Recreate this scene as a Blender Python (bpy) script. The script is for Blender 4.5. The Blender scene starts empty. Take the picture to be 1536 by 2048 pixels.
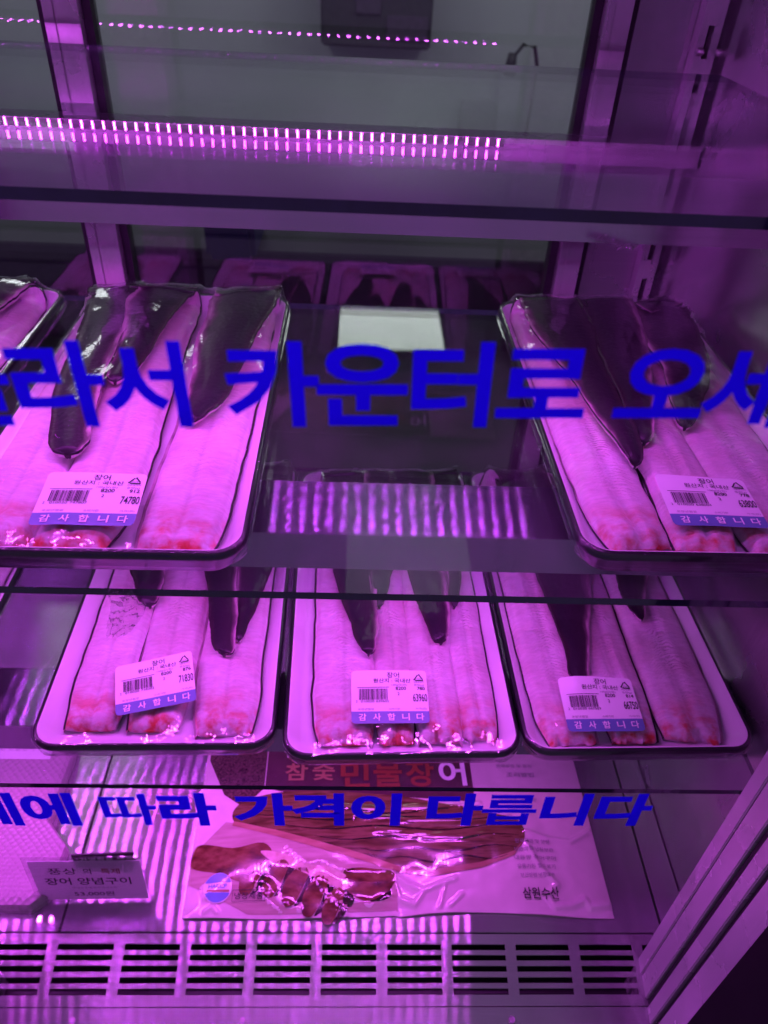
import bpy, bmesh, math, random
import numpy as np
from mathutils import Vector, Matrix, noise
R = math.radians
random.seed(7)
sc = bpy.context.scene
COL = sc.collection

# ------------------------------------------------------------------ camera, world, exposure
def camera_axes(p, r, y):
    f = np.array([math.cos(p) * math.sin(y), math.cos(p) * math.cos(y), -math.sin(p)])
    x = np.array([math.cos(y), -math.sin(y), 0.0])
    d = np.cross(f, x)
    return x * math.cos(r) + d * math.sin(r), -x * math.sin(r) + d * math.cos(r), f

cam = bpy.data.cameras.new("camera")
cam_o = bpy.data.objects.new("camera", cam)
COL.objects.link(cam_o)
X, D, F = camera_axes(R(38.711), R(-3.252), R(2.973))
cam_o.matrix_world = Matrix(((X[0], -D[0], -F[0], 0), (X[1], -D[1], -F[1], 0), (X[2], -D[2], -F[2], 0), (0, 0, 0, 1)))
cam.sensor_width = 36
cam.lens = 1517 / 2048 * 36
cam.clip_start = 0.01
cam.clip_end = 100
cam.dof.use_dof = True
cam.dof.focus_distance = 0.50
cam.dof.aperture_fstop = 10.5
sc.camera = cam_o

world = bpy.data.worlds.new("World")
sc.world = world
world.use_nodes = True
world.node_tree.nodes["Background"].inputs[0].default_value = (0.55, 0.34, 0.85, 1)
world.node_tree.nodes["Background"].inputs[1].default_value = 0.17
sc.view_settings.view_transform = 'Standard'
sc.view_settings.look = 'None'
sc.view_settings.exposure = 0.4
sc.view_settings.gamma = 1.0
sc.cycles.use_denoising = True
sc.cycles.use_adaptive_sampling = False
sc.cycles.light_sampling_threshold = 0.0
sc.cycles.max_bounces = 14
sc.cycles.transparent_max_bounces = 40
sc.cycles.glossy_bounces = 6
sc.cycles.sample_clamp_indirect = 6.0
sc.cycles.caustics_reflective = True

LED_RGB = (0.74, 0.088, 1.0)
LED_POWER = 285.0
PANEL_POWER = 3.6

# ------------------------------------------------------------------ materials
def new_mat(name):
    m = bpy.data.materials.new(name)
    m.use_nodes = True
    nt = m.node_tree
    nt.nodes.clear()
    out = nt.nodes.new("ShaderNodeOutputMaterial")
    return m, nt, out

def N(nt, kind, **kw):
    n = nt.nodes.new(kind)
    for k, v in kw.items():
        if k.startswith("_"):
            setattr(n, k[1:], v)
        else:
            n.inputs[k.replace("__", " ")].default_value = v
    return n

def L(nt, a, ao, b, bi):
    nt.links.new(a.outputs[ao], b.inputs[bi])

def rgba(c):
    return (c[0], c[1], c[2], 1.0)

def plain(name, color, rough=0.5, metallic=0.0, coat=0.0, vary=0.12, scale=40.0, bump=0.0, bscale=300.0, spec=0.5):
    m, nt, out = new_mat(name)
    b = N(nt, "ShaderNodeBsdfPrincipled", Roughness=rough, Metallic=metallic)
    b.inputs["Coat Weight"].default_value = coat
    b.inputs["Specular IOR Level"].default_value = spec
    tc = N(nt, "ShaderNodeTexCoord")
    nz = N(nt, "ShaderNodeTexNoise", Scale=scale, Detail=5.0)
    L(nt, tc, "Object", nz, "Vector")
    r = N(nt, "ShaderNodeValToRGB")
    r.color_ramp.elements[0].position = 0.3
    r.color_ramp.elements[1].position = 0.7
    r.color_ramp.elements[0].color = rgba([max(0, x * (1 - vary)) for x in color])
    r.color_ramp.elements[1].color = rgba([min(1, x * (1 + vary)) for x in color])
    L(nt, nz, "Fac", r, "Fac")
    L(nt, r, "Color", b, "Base Color")
    if bump:
        n2 = N(nt, "ShaderNodeTexNoise", Scale=bscale, Detail=3.0)
        L(nt, tc, "Object", n2, "Vector")
        bp = N(nt, "ShaderNodeBump", Strength=bump, Distance=0.001)
        L(nt, n2, "Fac", bp, "Height")
        L(nt, bp, "Normal", b, "Normal")
    L(nt, b, "BSDF", out, "Surface")
    return m

def brushed(name, color, rough=0.17, axis=(1, 0, 0), aniso=0.9, diffuse=0.12, dcol=None, scratch=0.15, wav=0.0, smudge=0.25):
    """Brushed stainless: fine scratches along AXIS, highlights drawn out across them."""
    m, nt, out = new_mat(name)
    tc = N(nt, "ShaderNodeTexCoord")
    mp = N(nt, "ShaderNodeMapping")
    mp.inputs["Scale"].default_value = [8.0 if a else 900.0 for a in axis]
    L(nt, tc, "Object", mp, "Vector")
    nz = N(nt, "ShaderNodeTexNoise", Scale=1.0, Detail=4.0)
    L(nt, mp, "Vector", nz, "Vector")
    sm = N(nt, "ShaderNodeTexNoise", Scale=14.0, Detail=6.0)
    L(nt, tc, "Object", sm, "Vector")
    g = N(nt, "ShaderNodeBsdfAnisotropic", Roughness=rough, Anisotropy=aniso)
    g.distribution = 'GGX'
    cx = N(nt, "ShaderNodeCombineXYZ")
    for i in range(3):
        cx.inputs[i].default_value = axis[i]
    L(nt, cx, 0, g, "Tangent")
    r = N(nt, "ShaderNodeMapRange")
    r.inputs["From Min"].default_value = 0.3
    r.inputs["From Max"].default_value = 0.7
    r.inputs["To Min"].default_value = rough * (1 - smudge)
    r.inputs["To Max"].default_value = rough * (1 + smudge)
    L(nt, sm, "Fac", r, "Value")
    L(nt, r, "Result", g, "Roughness")
    cr = N(nt, "ShaderNodeMix", _data_type='RGBA')
    cr.inputs[6].default_value = rgba([c * (1 - scratch) for c in color])
    cr.inputs[7].default_value = rgba([min(1, c * (1 + scratch)) for c in color])
    L(nt, nz, "Fac", cr, 0)
    L(nt, cr, 2, g, "Color")
    bp = N(nt, "ShaderNodeBump", Strength=0.06, Distance=0.0004)
    L(nt, nz, "Fac", bp, "Height")
    last = bp
    if wav:
        wn = N(nt, "ShaderNodeTexNoise", Scale=6.0, Detail=1.0)
        L(nt, tc, "Object", wn, "Vector")
        b2 = N(nt, "ShaderNodeBump", Strength=wav, Distance=0.01)
        L(nt, wn, "Fac", b2, "Height")
        L(nt, bp, "Normal", b2, "Normal")
        last = b2
    L(nt, last, "Normal", g, "Normal")
    d = N(nt, "ShaderNodeBsdfDiffuse")
    d.inputs[0].default_value = rgba(dcol or color)
    mx = N(nt, "ShaderNodeMixShader", Fac=diffuse)
    L(nt, g, 0, mx, 1)
    L(nt, d, 0, mx, 2)
    L(nt, mx, 0, out, "Surface")
    return m

def clear_sheet(name, tint, ior=1.45, rough=0.0, gain=1.0, bumps=(), dirt_haze=0.0):
    m, nt, out = new_mat(name)
    t = N(nt, "ShaderNodeBsdfTransparent")
    t.inputs[0].default_value = rgba(tint)
    g = N(nt, "ShaderNodeBsdfGlossy", Roughness=rough)
    g.inputs[0].default_value = (gain, gain, gain, 1)
    # Schlick reflectance, the same from either face of the sheet
    lw = N(nt, "ShaderNodeLayerWeight")
    pw = N(nt, "ShaderNodeMath", _operation='POWER')
    pw.inputs[1].default_value = 5.0
    L(nt, lw, "Facing", pw, 0)
    f0 = ((ior - 1) / (ior + 1)) ** 2
    fr = N(nt, "ShaderNodeMath", _operation='MULTIPLY_ADD')
    fr.inputs[1].default_value = 1 - f0
    fr.inputs[2].default_value = f0
    L(nt, pw, 0, fr, 0)
    prev = None
    tc = N(nt, "ShaderNodeTexCoord")
    for (sc_, st, dist, stretch, det) in bumps:
        mp = N(nt, "ShaderNodeMapping")
        mp.inputs["Scale"].default_value = stretch
        L(nt, tc, "Object", mp, "Vector")
        nz = N(nt, "ShaderNodeTexNoise", Scale=sc_, Detail=det, Distortion=1.2)
        L(nt, mp, "Vector", nz, "Vector")
        b = N(nt, "ShaderNodeBump", Strength=st, Distance=dist)
        L(nt, nz, "Fac", b, "Height")
        if prev is not None:
            L(nt, prev, "Normal", b, "Normal")
        prev = b
    if prev is not None:
        L(nt, prev, "Normal", g, "Normal")
        L(nt, prev, "Normal", lw, "Normal")
    mx = N(nt, "ShaderNodeMixShader")
    L(nt, fr, 0, mx, 0)
    L(nt, t, 0, mx, 1)
    L(nt, g, 0, mx, 2)
    last = mx
    if dirt_haze:
        df = N(nt, "ShaderNodeBsdfDiffuse")
        df.inputs[0].default_value = (0.8, 0.8, 0.8, 1)
        nz = N(nt, "ShaderNodeTexNoise", Scale=9.0, Detail=6.0)
        L(nt, tc, "Object", nz, "Vector")
        mr = N(nt, "ShaderNodeMapRange")
        mr.inputs["From Min"].default_value = 0.35
        mr.inputs["From Max"].default_value = 0.8
        mr.inputs["To Max"].default_value = dirt_haze
        L(nt, nz, "Fac", mr, "Value")
        m2 = N(nt, "ShaderNodeMixShader")
        L(nt, mr, 0, m2, 0)
        L(nt, mx, 0, m2, 1)
        L(nt, df, 0, m2, 2)
        last = m2
    L(nt, last, 0, out, "Surface")
    return m

def emitter(name, color, strength):
    m, nt, out = new_mat(name)
    e = N(nt, "ShaderNodeEmission", Strength=strength)
    e.inputs[0].default_value = rgba(color)
    L(nt, e, 0, out, "Surface")
    return m

M = {}
M['led'] = emitter("led_glow", LED_RGB, LED_POWER)
M['led_mid'] = emitter("middle_led_glow", LED_RGB, LED_POWER * .82)
M['led_low'] = emitter("lower_led_glow", LED_RGB, LED_POWER * 1.15)
M['led_added'] = emitter("added_bar_glow", (.90, .045, 1.0), LED_POWER * .26)  # glow of the bar added at the rear doors
M['panel'] = emitter("ceiling_panel_glow", (0.93, 1.0, 0.93), PANEL_POWER)
M['panel_dim'] = emitter("dim_ceiling_panel_glow", (0.93, 1.0, 0.95), 0.8)
M['panel_fill'] = emitter("added_fill_panel_glow", (0.95, 0.95, 1.0), 9.0)  # fill glow for the extra panels added in the back room
M['pcb'] = plain("led_strip_board", (0.7, 0.7, 0.7), 0.5)
M['steel_x'] = brushed("brushed_steel_floor", (0.62, 0.60, 0.63), rough=0.19, axis=(1, 0, 0), aniso=0.91, diffuse=0.14)
M['steel_strip'] = brushed("brushed_steel_channel", (0.60, 0.58, 0.62), rough=0.16, axis=(1, 0, 0), aniso=0.9, diffuse=0.06)
M['steel_strip_top'] = brushed("brushed_steel_upper_channel", (0.60, 0.58, 0.62), rough=0.125, axis=(1, 0, 0), aniso=0.9, diffuse=0.04, smudge=0.1)
M['steel_lip'] = brushed("brushed_steel_lip", (0.50, 0.46, 0.52), rough=0.2, axis=(1, 0, 0), aniso=0.75, diffuse=0.12)
M['steel_wall'] = brushed("brushed_steel_wall", (0.56, 0.53, 0.57), rough=0.24, axis=(0, 0, 1), aniso=-0.55, diffuse=0.10, wav=0.25)
M['steel_rear'] = brushed("brushed_steel_rear_wall", (0.56, 0.53, 0.57), rough=0.26, axis=(1, 0, 0), aniso=0.6, diffuse=0.10, wav=0.2)
M['steel_post'] = brushed("brushed_steel_post", (0.66, 0.62, 0.66), rough=0.26, axis=(0, 0, 1), aniso=0.7, diffuse=0.14, wav=0.15)
M['steel_jamb'] = brushed("brushed_steel_jamb", (0.66, 0.62, 0.66), rough=0.27, axis=(0, 0, 1), aniso=0.45, diffuse=0.55, wav=0.06)
M['dark_metal'] = plain("dark_powder_coat", (0.02, 0.018, 0.022), 0.45, vary=0.3)
M['gasket'] = plain("black_rubber_gasket", (0.012, 0.011, 0.014), 0.6, vary=0.4, bump=0.3, bscale=500)
M['glass'] = clear_sheet("shelf_glass", (0.86, 0.88, 0.90), ior=1.45, dirt_haze=0.034)  # patchy pale dirt layer, strengthened to lay a haze over the glass
M['glass_edge'] = plain("shelf_glass_edge", (0.022, 0.018, 0.060), 0.10, vary=0.3, coat=0.8)
M['rear_glass'] = clear_sheet("rear_door_glass", (0.82, 0.85, 0.84), ior=1.6, dirt_haze=0.010)
m, nt, out = new_mat("translucent_blue_vinyl")
d_ = N(nt, "ShaderNodeBsdfDiffuse"); d_.inputs[0].default_value = (0.01, 0.004, 0.80, 1)
t_ = N(nt, "ShaderNodeBsdfTranslucent"); t_.inputs[0].default_value = (0.014, 0.001, .85, 1)
x_ = N(nt, "ShaderNodeMixShader", Fac=0.8); L(nt, d_, 0, x_, 1); L(nt, t_, 0, x_, 2); L(nt, x_, 0, out, "Surface")
M['blue'] = m
M['tray_black'] = plain("black_foam_tray", (0.012, 0.010, 0.016), 0.32, vary=0.2, coat=0.5, bump=0.25, bscale=700)
M['tray_white'] = plain("white_foam_tray", (0.80, 0.79, 0.80), 0.42, vary=0.03, bump=0.08, bscale=900, coat=0.2)
M['film'] = clear_sheet("cling_film", (0.975, 0.97, 0.975), ior=1.5, rough=0.035, gain=1.0,
                        bumps=((26.0, 0.24, 0.004, (1.0, 0.5, 1.0), 3.0), (120.0, 0.10, 0.001, (1, 1, 1), 2.0)))
M['film_loose'] = clear_sheet("loose_cling_film", (0.90, 0.88, 0.90), ior=1.6, rough=0.06, gain=1.0,
                              bumps=((70.0, 0.9, 0.006, (1, 1, 1), 4.0),), dirt_haze=0.03)
M['acrylic'] = clear_sheet("clear_acrylic", (0.93, 0.92, 0.94), ior=1.5, dirt_haze=0.05)
M['label_white'] = plain("label_paper", (0.86, 0.85, 0.86), 0.32, vary=0.02, coat=0.3)
M['label_blue'] = plain("label_blue_band", (0.13, 0.23, 0.42), 0.35, vary=0.05)
M['ink'] = plain("label_ink", (0.015, 0.012, 0.02), 0.5)
M['grey_ink'] = plain("grey_ink", (0.22, 0.20, 0.24), 0.5)
M['ink_white'] = plain("white_ink", (0.86, 0.86, 0.86), 0.4)
M['red_ink'] = plain("red_ink", (0.26, 0.045, 0.03), 0.4)
M['orange_ink'] = plain("orange_ink", (0.36, 0.17, 0.10), 0.4)
M['card'] = plain("sign_card", (0.74, 0.72, 0.75), 0.5, vary=0.03)
m, nt, out = new_mat("translucent_sign_paper")
d_ = N(nt, "ShaderNodeBsdfDiffuse"); d_.inputs[0].default_value = (.82, .78, .83, 1)
t_ = N(nt, "ShaderNodeBsdfTranslucent"); t_.inputs[0].default_value = (.85, .80, .85, 1)
x_ = N(nt, "ShaderNodeMixShader", Fac=0.45); L(nt, d_, 0, x_, 1); L(nt, t_, 0, x_, 2); L(nt, x_, 0, out, "Surface")
M['paper'] = m

def flesh_material():
    m, nt, out = new_mat("raw_eel_flesh")
    b = N(nt, "ShaderNodeBsdfPrincipled", Roughness=0.50)
    b.inputs["Coat Weight"].default_value = 0.15
    b.inputs["Coat Roughness"].default_value = 0.25
    b.inputs["Subsurface Weight"].default_value = 0.12
    b.inputs["Subsurface Radius"].default_value = (0.006, 0.003, 0.002)
    b.inputs["Subsurface Scale"].default_value = 0.5
    uv = N(nt, "ShaderNodeUVMap")
    sep = N(nt, "ShaderNodeSeparateXYZ")
    L(nt, uv, 0, sep, 0)
    tc = N(nt, "ShaderNodeTexCoord")
    # mottled pink
    nz = N(nt, "ShaderNodeTexNoise", Scale=26.0, Detail=6.0, Roughness=0.6)
    L(nt, tc, "Object", nz, "Vector")
    r = N(nt, "ShaderNodeValToRGB")
    r.color_ramp.elements[0].position = 0.32
    r.color_ramp.elements[0].color = (0.64, 0.47, 0.52, 1)
    r.color_ramp.elements[1].position = 0.68
    r.color_ramp.elements[1].color = (0.78, 0.70, 0.75, 1)
    L(nt, nz, "Fac", r, "Fac")
    # rib texture: fine chevrons across the fillet, strongest beside the spine groove
    absu = N(nt, "ShaderNodeMath", _operation='ABSOLUTE')
    L(nt, sep, 0, absu, 0)
    sh = N(nt, "ShaderNodeMath", _operation='MULTIPLY_ADD')
    sh.inputs[1].default_value = 0.10
    L(nt, absu, 0, sh, 0)
    L(nt, sep, 1, sh, 2)
    wob = N(nt, "ShaderNodeTexNoise", Scale=70.0, Detail=3.0)
    L(nt, tc, "Object", wob, "Vector")
    shw = N(nt, "ShaderNodeMath", _operation='MULTIPLY_ADD')
    shw.inputs[1].default_value = 0.17
    L(nt, wob, 0, shw, 0)
    L(nt, sh, 0, shw, 2)
    sn = N(nt, "ShaderNodeMath", _operation='MULTIPLY')
    sn.inputs[1].default_value = 210.0
    L(nt, shw, 0, sn, 0)
    s2 = N(nt, "ShaderNodeMath", _operation='SINE')
    L(nt, sn, 0, s2, 0)
    band = N(nt, "ShaderNodeMapRange")
    band.inputs["From Min"].default_value = 0.62
    band.inputs["From Max"].default_value = 0.05
    band.inputs["To Min"].default_value = 0.10
    band.inputs["To Max"].default_value = 1.0
    L(nt, absu, 0, band, "Value")
    patch = N(nt, "ShaderNodeTexNoise", Scale=34.0, Detail=2.0)
    L(nt, tc, "Object", patch, "Vector")
    pr = N(nt, "ShaderNodeMapRange")
    pr.inputs["From Min"].default_value = 0.40
    pr.inputs["From Max"].default_value = 0.62
    L(nt, patch, 0, pr, "Value")
    farfront = N(nt, "ShaderNodeMapRange")
    farfront.inputs["From Min"].default_value = 0.10
    farfront.inputs["From Max"].default_value = 0.40
    L(nt, sep, 1, farfront, "Value")
    pm = N(nt, "ShaderNodeMath", _operation='MULTIPLY')
    L(nt, pr, 0, pm, 0); L(nt, farfront, 0, pm, 1)
    rib0 = N(nt, "ShaderNodeMath", _operation='MULTIPLY')
    L(nt, s2, 0, rib0, 0)
    L(nt, band, 0, rib0, 1)
    rib = N(nt, "ShaderNodeMath", _operation='MULTIPLY')
    L(nt, rib0, 0, rib, 0); L(nt, pm, 0, rib, 1)
    fine = N(nt, "ShaderNodeTexNoise", Scale=420.0, Detail=3.0)
    L(nt, tc, "Object", fine, "Vector")
    hsum = N(nt, "ShaderNodeMath", _operation='MULTIPLY_ADD')
    hsum.inputs[1].default_value = 1.4
    L(nt, fine, 0, hsum, 0)
    L(nt, rib, 0, hsum, 2)
    bp = N(nt, "ShaderNodeBump", Strength=0.38, Distance=0.0006)
    L(nt, hsum, 0, bp, "Height")
    L(nt, bp, "Normal", b, "Normal")
    # greyish spine line
    spine = N(nt, "ShaderNodeMapRange")
    spine.inputs["From Min"].default_value = 0.10
    spine.inputs["From Max"].default_value = 0.0
    spine.inputs["To Max"].default_value = 0.45
    L(nt, absu, 0, spine, "Value")
    spn = N(nt, "ShaderNodeMath", _operation='MULTIPLY')
    L(nt, spine, 0, spn, 0)
    L(nt, wob, 0, spn, 1)
    mx1 = N(nt, "ShaderNodeMix", _data_type='RGBA')
    mx1.inputs[7].default_value = (0.30, 0.22, 0.26, 1)
    L(nt, spn, 0, mx1, 0)
    L(nt, r, "Color", mx1, 6)
    ribc = N(nt, "ShaderNodeMapRange")
    ribc.inputs["From Min"].default_value = 0.2
    ribc.inputs["From Max"].default_value = 1.0
    ribc.inputs["To Max"].default_value = 0.12
    L(nt, rib, 0, ribc, "Value")
    mx3 = N(nt, "ShaderNodeMix", _data_type='RGBA')
    mx3.inputs[7].default_value = (0.52, 0.36, 0.40, 1)
    L(nt, ribc, 0, mx3, 0)
    L(nt, mx1, 2, mx3, 6)
    # bloody cut end
    bl = N(nt, "ShaderNodeMapRange")
    bl.inputs["From Min"].default_value = 0.42
    bl.inputs["From Max"].default_value = 0.02
    L(nt, sep, 1, bl, "Value")
    n3 = N(nt, "ShaderNodeTexNoise", Scale=85.0, Detail=5.0)
    L(nt, tc, "Object", n3, "Vector")
    r3 = N(nt, "ShaderNodeMapRange")
    r3.inputs["From Min"].default_value = 0.40
    r3.inputs["From Max"].default_value = 0.62
    L(nt, n3, 0, r3, "Value")
    bm_ = N(nt, "ShaderNodeMath", _operation='MULTIPLY')
    L(nt, bl, 0, bm_, 0)
    L(nt, r3, 0, bm_, 1)
    mx2 = N(nt, "ShaderNodeMix", _data_type='RGBA')
    mx2.inputs[7].default_value = (0.60, 0.06, 0.04, 1)
    L(nt, bm_, 0, mx2, 0)
    L(nt, mx3, 2, mx2, 6)
    # fine cross fibres
    fm = N(nt, "ShaderNodeMapping"); fm.inputs["Scale"].default_value = (120, 520, 120)
    L(nt, tc, "Object", fm, "Vector")
    fb_ = N(nt, "ShaderNodeTexNoise", Scale=1.0, Detail=4.0, Distortion=.6); L(nt, fm, "Vector", fb_, "Vector")
    fr_ = N(nt, "ShaderNodeMapRange"); fr_.inputs["From Min"].default_value = .35; fr_.inputs["From Max"].default_value = .7
    fr_.inputs["To Min"].default_value = .88; fr_.inputs["To Max"].default_value = 1.06
    L(nt, fb_, 0, fr_, "Value")
    mx9 = N(nt, "ShaderNodeVectorMath", _operation='SCALE')
    L(nt, mx2, 2, mx9, 0); L(nt, fr_, 0, mx9, "Scale")
    L(nt, mx9, 0, b, "Base Color")
    L(nt, b, "BSDF", out, "Surface")
    return m

def skin_material():
    m, nt, out = new_mat("dark_eel_skin")
    b = N(nt, "ShaderNodeBsdfPrincipled", Roughness=0.36)
    b.inputs["Specular IOR Level"].default_value = 0.3
    b.inputs["Coat Weight"].default_value = 0.05
    b.inputs["Coat Roughness"].default_value = 0.15
    uv = N(nt, "ShaderNodeUVMap")
    sep = N(nt, "ShaderNodeSeparateXYZ")
    L(nt, uv, 0, sep, 0)
    tc = N(nt, "ShaderNodeTexCoord")
    mp = N(nt, "ShaderNodeMapping")
    mp.inputs["Scale"].default_value = (1.6, 0.6, 1.6)
    L(nt, tc, "Object", mp, "Vector")
    nz = N(nt, "ShaderNodeTexNoise", Scale=60.0, Detail=6.0)
    L(nt, mp, "Vector", nz, "Vector")
    ad = N(nt, "ShaderNodeMath", _operation='MULTIPLY_ADD')
    ad.inputs[1].default_value = 0.60
    L(nt, nz, 0, ad, 0)
    L(nt, sep, 0, ad, 2)
    mr = N(nt, "ShaderNodeMapRange")
    mr.inputs["From Min"].default_value = -1.0
    mr.inputs["From Max"].default_value = 1.35
    L(nt, ad, 0, mr, "Value")
    r = N(nt, "ShaderNodeValToRGB")
    e = r.color_ramp.elements
    e[0].position = 0.06
    e[0].color = (0.60, 0.46, 0.48, 1)
    e[1].position = 1.0
    e[1].color = (0.045, 0.028, 0.034, 1)
    for p, c in ((0.13, (0.50, 0.36, 0.40)), (0.19, (0.14, 0.08, 0.11)), (0.27, (0.040, 0.026, 0.038)), (0.80, (0.022, 0.016, 0.026))):
        k = e.new(p)
        k.color = rgba(c)
    L(nt, mr, 0, r, "Fac")
    L(nt, r, "Color", b, "Base Color")
    n2 = N(nt, "ShaderNodeTexNoise", Scale=260.0, Detail=5.0)
    L(nt, tc, "Object", n2, "Vector")
    bp = N(nt, "ShaderNodeBump", Strength=0.6, Distance=0.0009)
    L(nt, n2, 0, bp, "Height")
    L(nt, bp, "Normal", b, "Normal")
    L(nt, b, "BSDF", out, "Surface")
    return m

M['flesh'] = flesh_material()
M['skin'] = skin_material()

# ------------------------------------------------------------------ mesh helpers
class MB:
    def __init__(s):
        s.v = []; s.f = []; s.mi = []; s.uv = []
    def vert(s, p):
        s.v.append(tuple(p)); return len(s.v) - 1
    def face(s, idx, m=0, uv=None):
        s.f.append(tuple(idx)); s.mi.append(m); s.uv.append(uv)
    def quad(s, a, b, c, d, m=0):
        s.face([s.vert(a), s.vert(b), s.vert(c), s.vert(d)], m)
    def box(s, x0, x1, y0, y1, z0, z1, m=0):
        p = [s.vert((x, y, z)) for z in (z0, z1) for y in (y0, y1) for x in (x0, x1)]
        for q in ((0, 2, 3, 1), (4, 5, 7, 6), (0, 1, 5, 4), (2, 6, 7, 3), (0, 4, 6, 2), (1, 3, 7, 5)):
            s.face([p[i] for i in q], m)
    def tube(s, pts, r, n=8, m=0):
        rings = []
        for i, p in enumerate(pts):
            p = Vector(p)
            d = (Vector(pts[min(i + 1, len(pts) - 1)]) - Vector(pts[max(i - 1, 0)])).normalized()
            a = d.orthogonal().normalized(); b = d.cross(a)
            rr = r[i] if isinstance(r, (list, tuple)) else r
            rings.append([s.vert(p + a * rr * math.cos(2 * math.pi * k / n) + b * rr * math.sin(2 * math.pi * k / n)) for k in range(n)])
        for i in range(len(rings) - 1):
            for k in range(n):
                s.face([rings[i][k], rings[i][(k + 1) % n], rings[i + 1][(k + 1) % n], rings[i + 1][k]], m)
        s.face(rings[0][::-1], m); s.face(rings[-1], m)
    def grid(s, fn, nu, nv, m=0):
        ids = [[s.vert(fn(i / nu, j / nv)) for i in range(nu + 1)] for j in range(nv + 1)]
        for j in range(nv):
            for i in range(nu):
                s.face([ids[j][i], ids[j][i + 1], ids[j + 1][i + 1], ids[j + 1][i]], m)
        return ids
    def build(s, name, mats, parent=None, smooth=False, bevel=0.0, loc=None):
        me = bpy.data.meshes.new(name)
        me.from_pydata(s.v, [], s.f)
        for m in (mats if isinstance(mats, (list, tuple)) else [mats]):
            me.materials.append(m)
        me.polygons.foreach_set("material_index", s.mi)
        if any(u is not None for u in s.uv):
            ul = me.uv_layers.new(name="UVMap")
            k = 0
            for fi, f in enumerate(s.f):
                for j in range(len(f)):
                    if s.uv[fi] is not None:
                        ul.data[k].uv = s.uv[fi][j]
                    k += 1
        if smooth:
            me.polygons.foreach_set("use_smooth", [True] * len(me.polygons))
        me.update()
        if bevel:
            bm = bmesh.new(); bm.from_mesh(me)
            bmesh.ops.bevel(bm, geom=[e for e in bm.edges if len(e.link_faces) == 2 and e.calc_face_angle(0) > 0.6], offset=bevel, segments=2, affect='EDGES', clamp_overlap=True)
            bm.to_mesh(me); bm.free()
        o = bpy.data.objects.new(name, me)
        COL.objects.link(o)
        if parent is not None:
            o.parent = parent
        if loc is not None:
            o.location = loc
        return o

def thing(name, label, cat, loc=(0, 0, 0), rz=0.0, group=None):
    o = bpy.data.objects.new(name, None)
    o.empty_display_size = 0.05
    COL.objects.link(o)
    o.location = loc
    o.rotation_euler = (0, 0, rz)
    return tag(o, label, cat, group)

def tag(o, label, cat, group=None):
    o["label"] = label; o["category"] = cat
    if group:
        o["group"] = group
    return o

def structure(o):
    o["kind"] = "structure"
    return o

_tcache = {}
def text_mesh(s, bold=0.0):
    """Flat outline of a string at size 1: (verts 2D array, faces)."""
    key = (s, bold)
    if key not in _tcache:
        cu = bpy.data.curves.new("writing", 'FONT')
        cu.body = s
        cu.offset = bold
        cu.resolution_u = 4
        o = bpy.data.objects.new("writing", cu)
        COL.objects.link(o)
        dg = bpy.context.evaluated_depsgraph_get()
        ev = o.evaluated_get(dg)
        me = ev.to_mesh()
        v = np.array([(p.co.x, p.co.y) for p in me.vertices]) if len(me.vertices) else np.zeros((0, 2))
        f = [tuple(p.vertices) for p in me.polygons]
        ev.to_mesh_clear()
        bpy.data.objects.remove(o)
        bpy.data.curves.remove(cu)
        _tcache[key] = (v, f)
    return _tcache[key]

def put_text(mb, s, x, y, h, surf, m, bold=0.0, align='L', wide=1.0, rot=0.0, fit=None):
    """Write S with capital/syllable height H at (x, y) of a surface; SURF maps (x, y) to 3D."""
    v, f = text_mesh(s, bold)
    if not len(v):
        return
    x0, x1 = v[:, 0].min(), v[:, 0].max(); y0, y1 = v[:, 1].min(), v[:, 1].max()
    k = h / max(y1 - y0, 1e-6)
    kx = k * wide
    if fit:
        kx = fit / (x1 - x0)
    ax = {'L': x0, 'C': (x0 + x1) / 2, 'R': x1}[align]
    c, sn = math.cos(rot), math.sin(rot)
    ids = []
    for p in v:
        a, b = (p[0] - ax) * kx, (p[1] - y0) * k
        ids.append(mb.vert(surf(x + c * a - sn * b, y + sn * a + c * b)))
    for q in f:
        mb.face([ids[i] for i in q], m)

# ------------------------------------------------------------------ the back room seen through the rear glass
M['room_wall'] = plain("painted_room_wall", (0.60, 0.63, 0.66), 0.6, vary=0.06, scale=2)
M['room_floor'] = plain("dark_tile_floor", (0.05, 0.05, 0.055), 0.4, vary=0.2, scale=3)
M['room_ceiling'] = plain("white_ceiling", (0.6, 0.6, 0.6), 0.7, vary=0.04, scale=3)
b = MB(); b.quad((-4, 4.6, -1.45), (4, 4.6, -1.45), (4, 4.6, 1.2), (-4, 4.6, 1.2)); structure(b.build("room_wall", M['room_wall']))
b = MB(); b.quad((-4, 0.95, -1.45), (4, 0.95, -1.45), (4, 4.6, -1.45), (-4, 4.6, -1.45)); structure(b.build("room_floor", M['room_floor']))
b = MB(); b.quad((-4, 0.95, 1.2), (-4, 4.6, 1.2), (4, 4.6, 1.2), (4, 0.95, 1.2)); structure(b.build("room_ceiling", M['room_ceiling']))
b = MB(); b.quad((-2.2, 0.95, -1.45), (-2.2, 4.6, -1.45), (-2.2, 4.6, 1.2), (-2.2, 0.95, 1.2)); structure(b.build("room_side_wall", M['room_wall']))
b = MB(); b.quad((2.2, 4.6, -1.45), (2.2, 0.95, -1.45), (2.2, 0.95, 1.2), (2.2, 4.6, 1.2)); structure(b.build("room_side_wall", M['room_wall']))

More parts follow.
